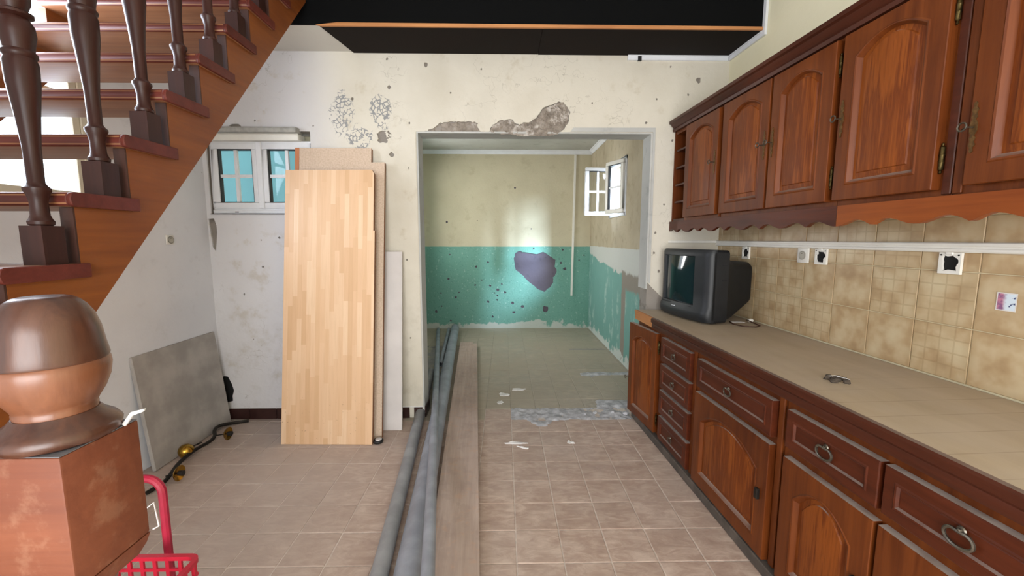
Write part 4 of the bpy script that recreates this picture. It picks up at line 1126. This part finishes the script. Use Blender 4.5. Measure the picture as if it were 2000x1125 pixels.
# ================================================================== LEANING BOARDS
def board(name, w, L, t, bl, lean, rz, mat, lab, notch=None, edge_mat='chip_edge'):
    o = tag(empty(name, bl, (0, 0, rz)), lab, 'board', 'boards leaning against the plaster wall')
    poly = notch if notch else rect(0, w, 0, L)
    f = MB().prism(poly, 'y', 0, t).build('panel', edge_mat, o, (0, 0, 0), (-lean, 0, 0), smooth=0)
    MB().prism([(x, z) for x, z in poly], 'y', -.0012, -.0001).build('face', mat, f, smooth=0)
    return o, f
a = math.asin(.262 / 1.84)
o, f = board('worktop_offcut', .607, 1.83, .028, (-1.48, 2.645, .001), a, -.03, 'laminated_beech', 'tall worktop offcut of pale laminated beech staves, front of the leaning boards',
             [(0, 0), (.605, 0), (.607, 1.42), (.598, 1.42), (.598, 1.805), (.585, 1.83), (0, 1.83)])
a = math.asin(.298 / 2.0)
o, f = board('chipboard_panel', .62, 2.0, .03, (-1.45, 2.715, .001), a, 0, 'chipboard', 'bare chipboard panel with a notched top corner, behind the beech worktop offcut',
             [(0, 0), (.612, 0), (.618, 1.9), (.525, 1.9), (.525, 2.0), (0, 2.0)])
MB().box(0, .028, -.004, .031, 0.02, 2.0).build('edge_band', 'edge_band', f, smooth=0)
a = math.asin(.16 / 1.26)
board('white_panel', .36, 1.27, .019, (-1.09, 2.835, .001), a, -.0, 'melamine_white', 'shorter whitish melamine board, half hidden at the right of the leaning boards', edge_mat='melamine_white')
cp = tag(empty('furniture_glide', (-.845, 2.66, 0)), 'small grey furniture glide lying at the foot of the leaning boards', 'fitting')
MB().lathe([(0, .03), (.012, .034), (.02, .03), (.024, .018)], (0, 0, .0005), 16).build('body', 'rubber_black', cp)
MB().lathe([(.0245, .022), (.03, .02), (.031, .0)], (0.004, -.006, 0), 14).build('cap', 'melamine_white', cp)

# stone slab against the left wall
sl_ = MB().box(0, .68, 0, .022, 0, .685)
tag(sl_.build('stone_slab', 'slab_stone', None, (-2.035, 2.325, .003), (0, 0, R(90)), bevel=.004), 'dusty grey stone slab leaning in the corner under the stairs', 'slab')
so = bpy.data.objects['stone_slab']; so.rotation_euler = (R(-6.0), 0, R(90)); 

# wall lamp with brass cups lying on the floor
lp = tag(empty('lamp_bracket', (-1.95, 2.55, 0)), 'black curved lamp bracket with three brass cups lying beside the stone slab', 'lamp')
def Lp(p): return (p[0] + 1.95, p[1] - 2.55, p[2])
def spline(pts, sub=5):
    out = []; P = [Vector(p) for p in pts]
    for i in range(len(P) - 1):
        p0, p1, p2, p3 = P[max(i - 1, 0)], P[i], P[i + 1], P[min(i + 2, len(P) - 1)]
        for k in range(sub):
            t = k / sub
            out.append(.5 * ((2 * p1) + (-p0 + p2) * t + (2 * p0 - 5 * p1 + 4 * p2 - p3) * t * t + (-p0 + 3 * p1 - 3 * p2 + p3) * t ** 3))
    return out + [P[-1]]
rod = spline([(-1.90, 2.10, .012), (-1.88, 2.20, .02), (-1.93, 2.36, .03), (-1.945, 2.50, .035), (-1.93, 2.62, .035), (-1.95, 2.70, .035), (-2.005, 2.78, .035), (-2.03, 2.86, .03), (-1.99, 2.94, .015), (-1.9, 2.99, .011)])
MB().tube([Lp(p) for p in rod], .011, 8).build('rod', 'iron_dark', lp)
cup = [(-.02, .004), (-.012, .03), (0, .042), (.004, .043), (.002, .038), (-.008, .02), (-.010, .0)]
for k, (c, s) in enumerate((((-1.87, 2.715, .045), (-1.955, 2.705, .035)), ((-1.83, 2.235, .045), (-1.90, 2.23, .03)))):
    MB().tube([Lp(s), Lp(c)], .004, 6).build('arm', 'iron_dark', lp)
    cu = MB().lathe(cup, (0, 0, 0), 18, 'x').build('cup', 'brass', lp, Lp(c))
    MB().lathe([(-.0, .014), (.026, .015), (.027, .0)], (0, 0, 0), 12, 'x').build('lamp_holder', 'rubber_black', cu)
MB().tube([Lp((-1.965, 2.60, .04)), Lp((-1.985, 2.50, .05))], .004, 6).build('arm', 'iron_dark', lp)
MB().lathe([(-.035, .043), (-.02, .043), (0, .036), (.014, .022), (.02, .0)], (0, 0, 0), 18).build('cup', 'brass', lp, Lp((-1.985, 2.475, .065)), (R(25), R(-20), 0))

# red trolley behind the newel
tr = tag(empty('shopping_trolley', (-1.02, 1.12, 0)), 'red folding trolley with a slotted plastic top standing behind the newel post', 'trolley')
def rrect(x0, x1, y0, y1, z, r, n=4):
    pts = []
    for cx, cy, a0 in ((x1 - r, y0 + r, -90), (x1 - r, y1 - r, 0), (x0 + r, y1 - r, 90), (x0 + r, y0 + r, 180)):
        for k in range(n + 1): pts.append((cx + r * math.cos(R(a0 + 90 * k / n)), cy + r * math.sin(R(a0 + 90 * k / n)), z))
    return pts
bx0, bx1, by0, by1 = -.20, .15, -.20, .0
MB().loft([rrect(bx0, bx1, by0, by1, .45, .03), rrect(bx0, bx1, by0, by1, .438, .03), rrect(bx0 + .014, bx1 - .014, by0 + .014, by1 - .014, .438, .02), rrect(bx0 + .014, bx1 - .014, by0 + .014, by1 - .014, .45, .02), rrect(bx0, bx1, by0, by1, .45, .03)], False, False).build('rim', 'red_plastic', tr)
m = MB()
for face_y in (by1 - .006, by0 + .006):
    for k in range(9): m.box(bx0 + .03 + .036 * k, bx0 + .04 + .036 * k, face_y - .003, face_y + .003, .30, .44)
    for z in (.405, .36, .31): m.box(bx0 + .02, bx1 - .02, face_y - .0029, face_y + .0029, z - .004, z + .004)
for face_x in (bx0 + .006, bx1 - .006):
    for k in range(5): m.box(face_x - .003, face_x + .003, by0 + .03 + .034 * k, by0 + .04 + .034 * k, .30, .44)
    for z in (.405, .36, .31): m.box(face_x - .0029, face_x + .0029, by0 + .02, by1 - .02, z - .004, z + .004)
m.box(bx0 + .004, bx1 - .004, by0 + .004, by1 - .004, .296, .301)
m.build('basket', 'red_plastic', tr, smooth=0)
hx = .0
arc = [(hx, .06, .0), (hx, .06, .40)] + [(hx - .045 + .045 * math.cos(R(q)), .06, .60 + .045 * math.sin(R(q))) for q in range(0, 91, 15)] + [(hx - .2, .06, .645)] + [(hx - .2 - .045 * math.sin(R(q)), .06, .60 + .045 * math.cos(R(q))) for q in range(0, 91, 15)] + [(hx - .245, .06, .0)]
MB().tube(arc, .0115, 10).build('handle_tube', 'red_tube', tr)
MB().tube([(bx0 + .03, by0 + .03, .3), (bx0 + .03, by0 + .03, 0)], .008, 8).build('leg', 'red_tube', tr)
MB().tube([(bx1 - .03, by0 + .03, .3), (bx1 - .03, by0 + .03, 0)], .008, 8).build('leg', 'red_tube', tr)
MB().tube([(hx - .245, .06, .3), (hx, .06, .3)], .006, 8).tube([(hx - .1, .06, .3), (hx - .1, by0 + .03, .296)], .006, 8).build('brace', 'red_tube', tr)
MB().tube([(-.09, .045, .52), (-.02, .05, .575), (-.012, .05, .50), (-.03, .05, .49)], .0025, 6).build('wire_clip', 'white_flake', tr)

# ================================================================== PIPES AND PLANK
def pipe(p0, p1, r, mat, lab, wall=.004):
    p0, p1 = Vector(p0), Vector(p1); d = (p1 - p0)
    L = d.length
    o = MB().lathe([(0, r - wall), (0, r), (L, r), (L, r - wall), (0.0, r - wall)], (0, 0, 0), 20).build('plastic_pipe', mat, None, p0, d.to_track_quat('Z', 'Y').to_euler())
    # open ends: drop the caps
    bm = bmesh.new(); bm.from_mesh(o.data)
    bmesh.ops.delete(bm, geom=[q for q in bm.faces if len(q.verts) > 4], context='FACES'); bm.to_mesh(o.data); bm.free()
    tag(o, lab, 'pipe', 'grey pipes lying through the opening')
    return o
pipe((-.335, .95, .0565), (-.722, 6.02, .0565), .056, 'pipe_grey', 'thickest grey plastic pipe, lying beside the wooden plank')
pipe((-.447, 1.0, .0365), (-.735, 4.05, .0365), .036, 'pipe_dusty', 'leftmost grey-brown pipe, the one that ends short in the back room')
pipe((-.212, .95, .205), (-.975, 6.05, .026), .025, 'pipe_grey', 'thin grey pipe lying across on top of the thickest pipe')
pipe((-.682, 4.32, .0245), (-.822, 6.08, .0245), .024, 'pipe_grey', 'thin grey pipe on the back room floor, tucked against the thickest pipe')
# plank
pk = MB().prism([(0, 0), (.212, 0), (.214, 4.22), (.165, 4.22), (.165, 4.3), (0.0, 4.3)], 'z', 0, .045).build('wooden_plank', 'plank_old', None, (-.272, .90, .002), (0, 0, math.atan(.25 / 3.68)), bevel=.002)
tag(pk, 'long weathered wooden plank lying on the floor beside the grey pipes', 'plank')

tag(MB().prism([(1.000, .50), (1.030, .50), (1.055, CZ - .056), (1.025, CZ - .056)], 'y', FY - .016, FY - .0008).build('cable_trunking', 'cream_pvc', None, (0, 0, 0), bevel=.002), 'slim white vertical trunking running down the far two-tone wall', 'trunking')
# ================================================================== SCRAPS ON THE FLOOR
def scrap(x, y, rx, ry, seed, lab, z=0.001, rz=0):
    q = jag(blob(0, 0, rx, ry, seed, 9, .7), min(rx, ry) * .4, seed + 1, 2)
    m = MB(); n = len(q)
    top = [(p[0], p[1], .004 + .012 * abs(mnoise.noise(Vector((p[0] * 40, p[1] * 40, seed))))) for p in q]
    m.loft([[(p[0], p[1], 0) for p in q], top, [(p[0] * .5, p[1] * .5, .006) for p in q]])
    tag(m.build('plaster_flake', 'white_flake', None, (x, y, z), (0, 0, rz), smooth=0), lab, 'plaster flake', 'white plaster flakes on the floor')
scrap(-.0, 3.50, .045, .035, 41, 'white plaster flake beside the plank, left of the pair beyond the threshold')
scrap(.14, 3.62, .06, .03, 43, 'white plaster flake lying farthest beyond the threshold')
scrap(-.04, 3.32, .03, .035, 45, 'small white plaster flake just behind the pale threshold tile')
scrap(.08, 2.625, .085, .012, 47, 'long thin white plaster sliver on the brown tiles')
scrap(.12, 2.565, .05, .007, 49, 'narrow white sliver just below the long plaster sliver', rz=-.4)
scrap(.44, 2.63, .025, .014, 51, 'tiny white plaster crumb alone in the middle of the brown tiles')
scrap(-.52, 2.96, .03, .03, 55, 'crumpled white scrap between the pipes and the doorway pier')
def chunk(x, y, r, seed, lab, z=.01):
    tag(MB().rock((0, 0, 0), r, r * .8, r * .6, seed).build('rubble_chunk', 'white_rubble', None, (x, y, z + r * .3), smooth=0), lab, 'rubble', 'rubble chunks along the threshold')
chunk(.93, 3.06, .022, 1, 'whitest rubble chunk at the cabinet end of the broken strip')
chunk(.84, 3.09, .016, 2, 'small rubble chunk in the broken threshold strip near the cabinet')
chunk(.70, 3.08, .018, 3, 'rubble chunk in the middle of the broken threshold strip')
chunk(.62, 3.06, .012, 4, 'little rubble crumb left of the middle of the threshold strip')
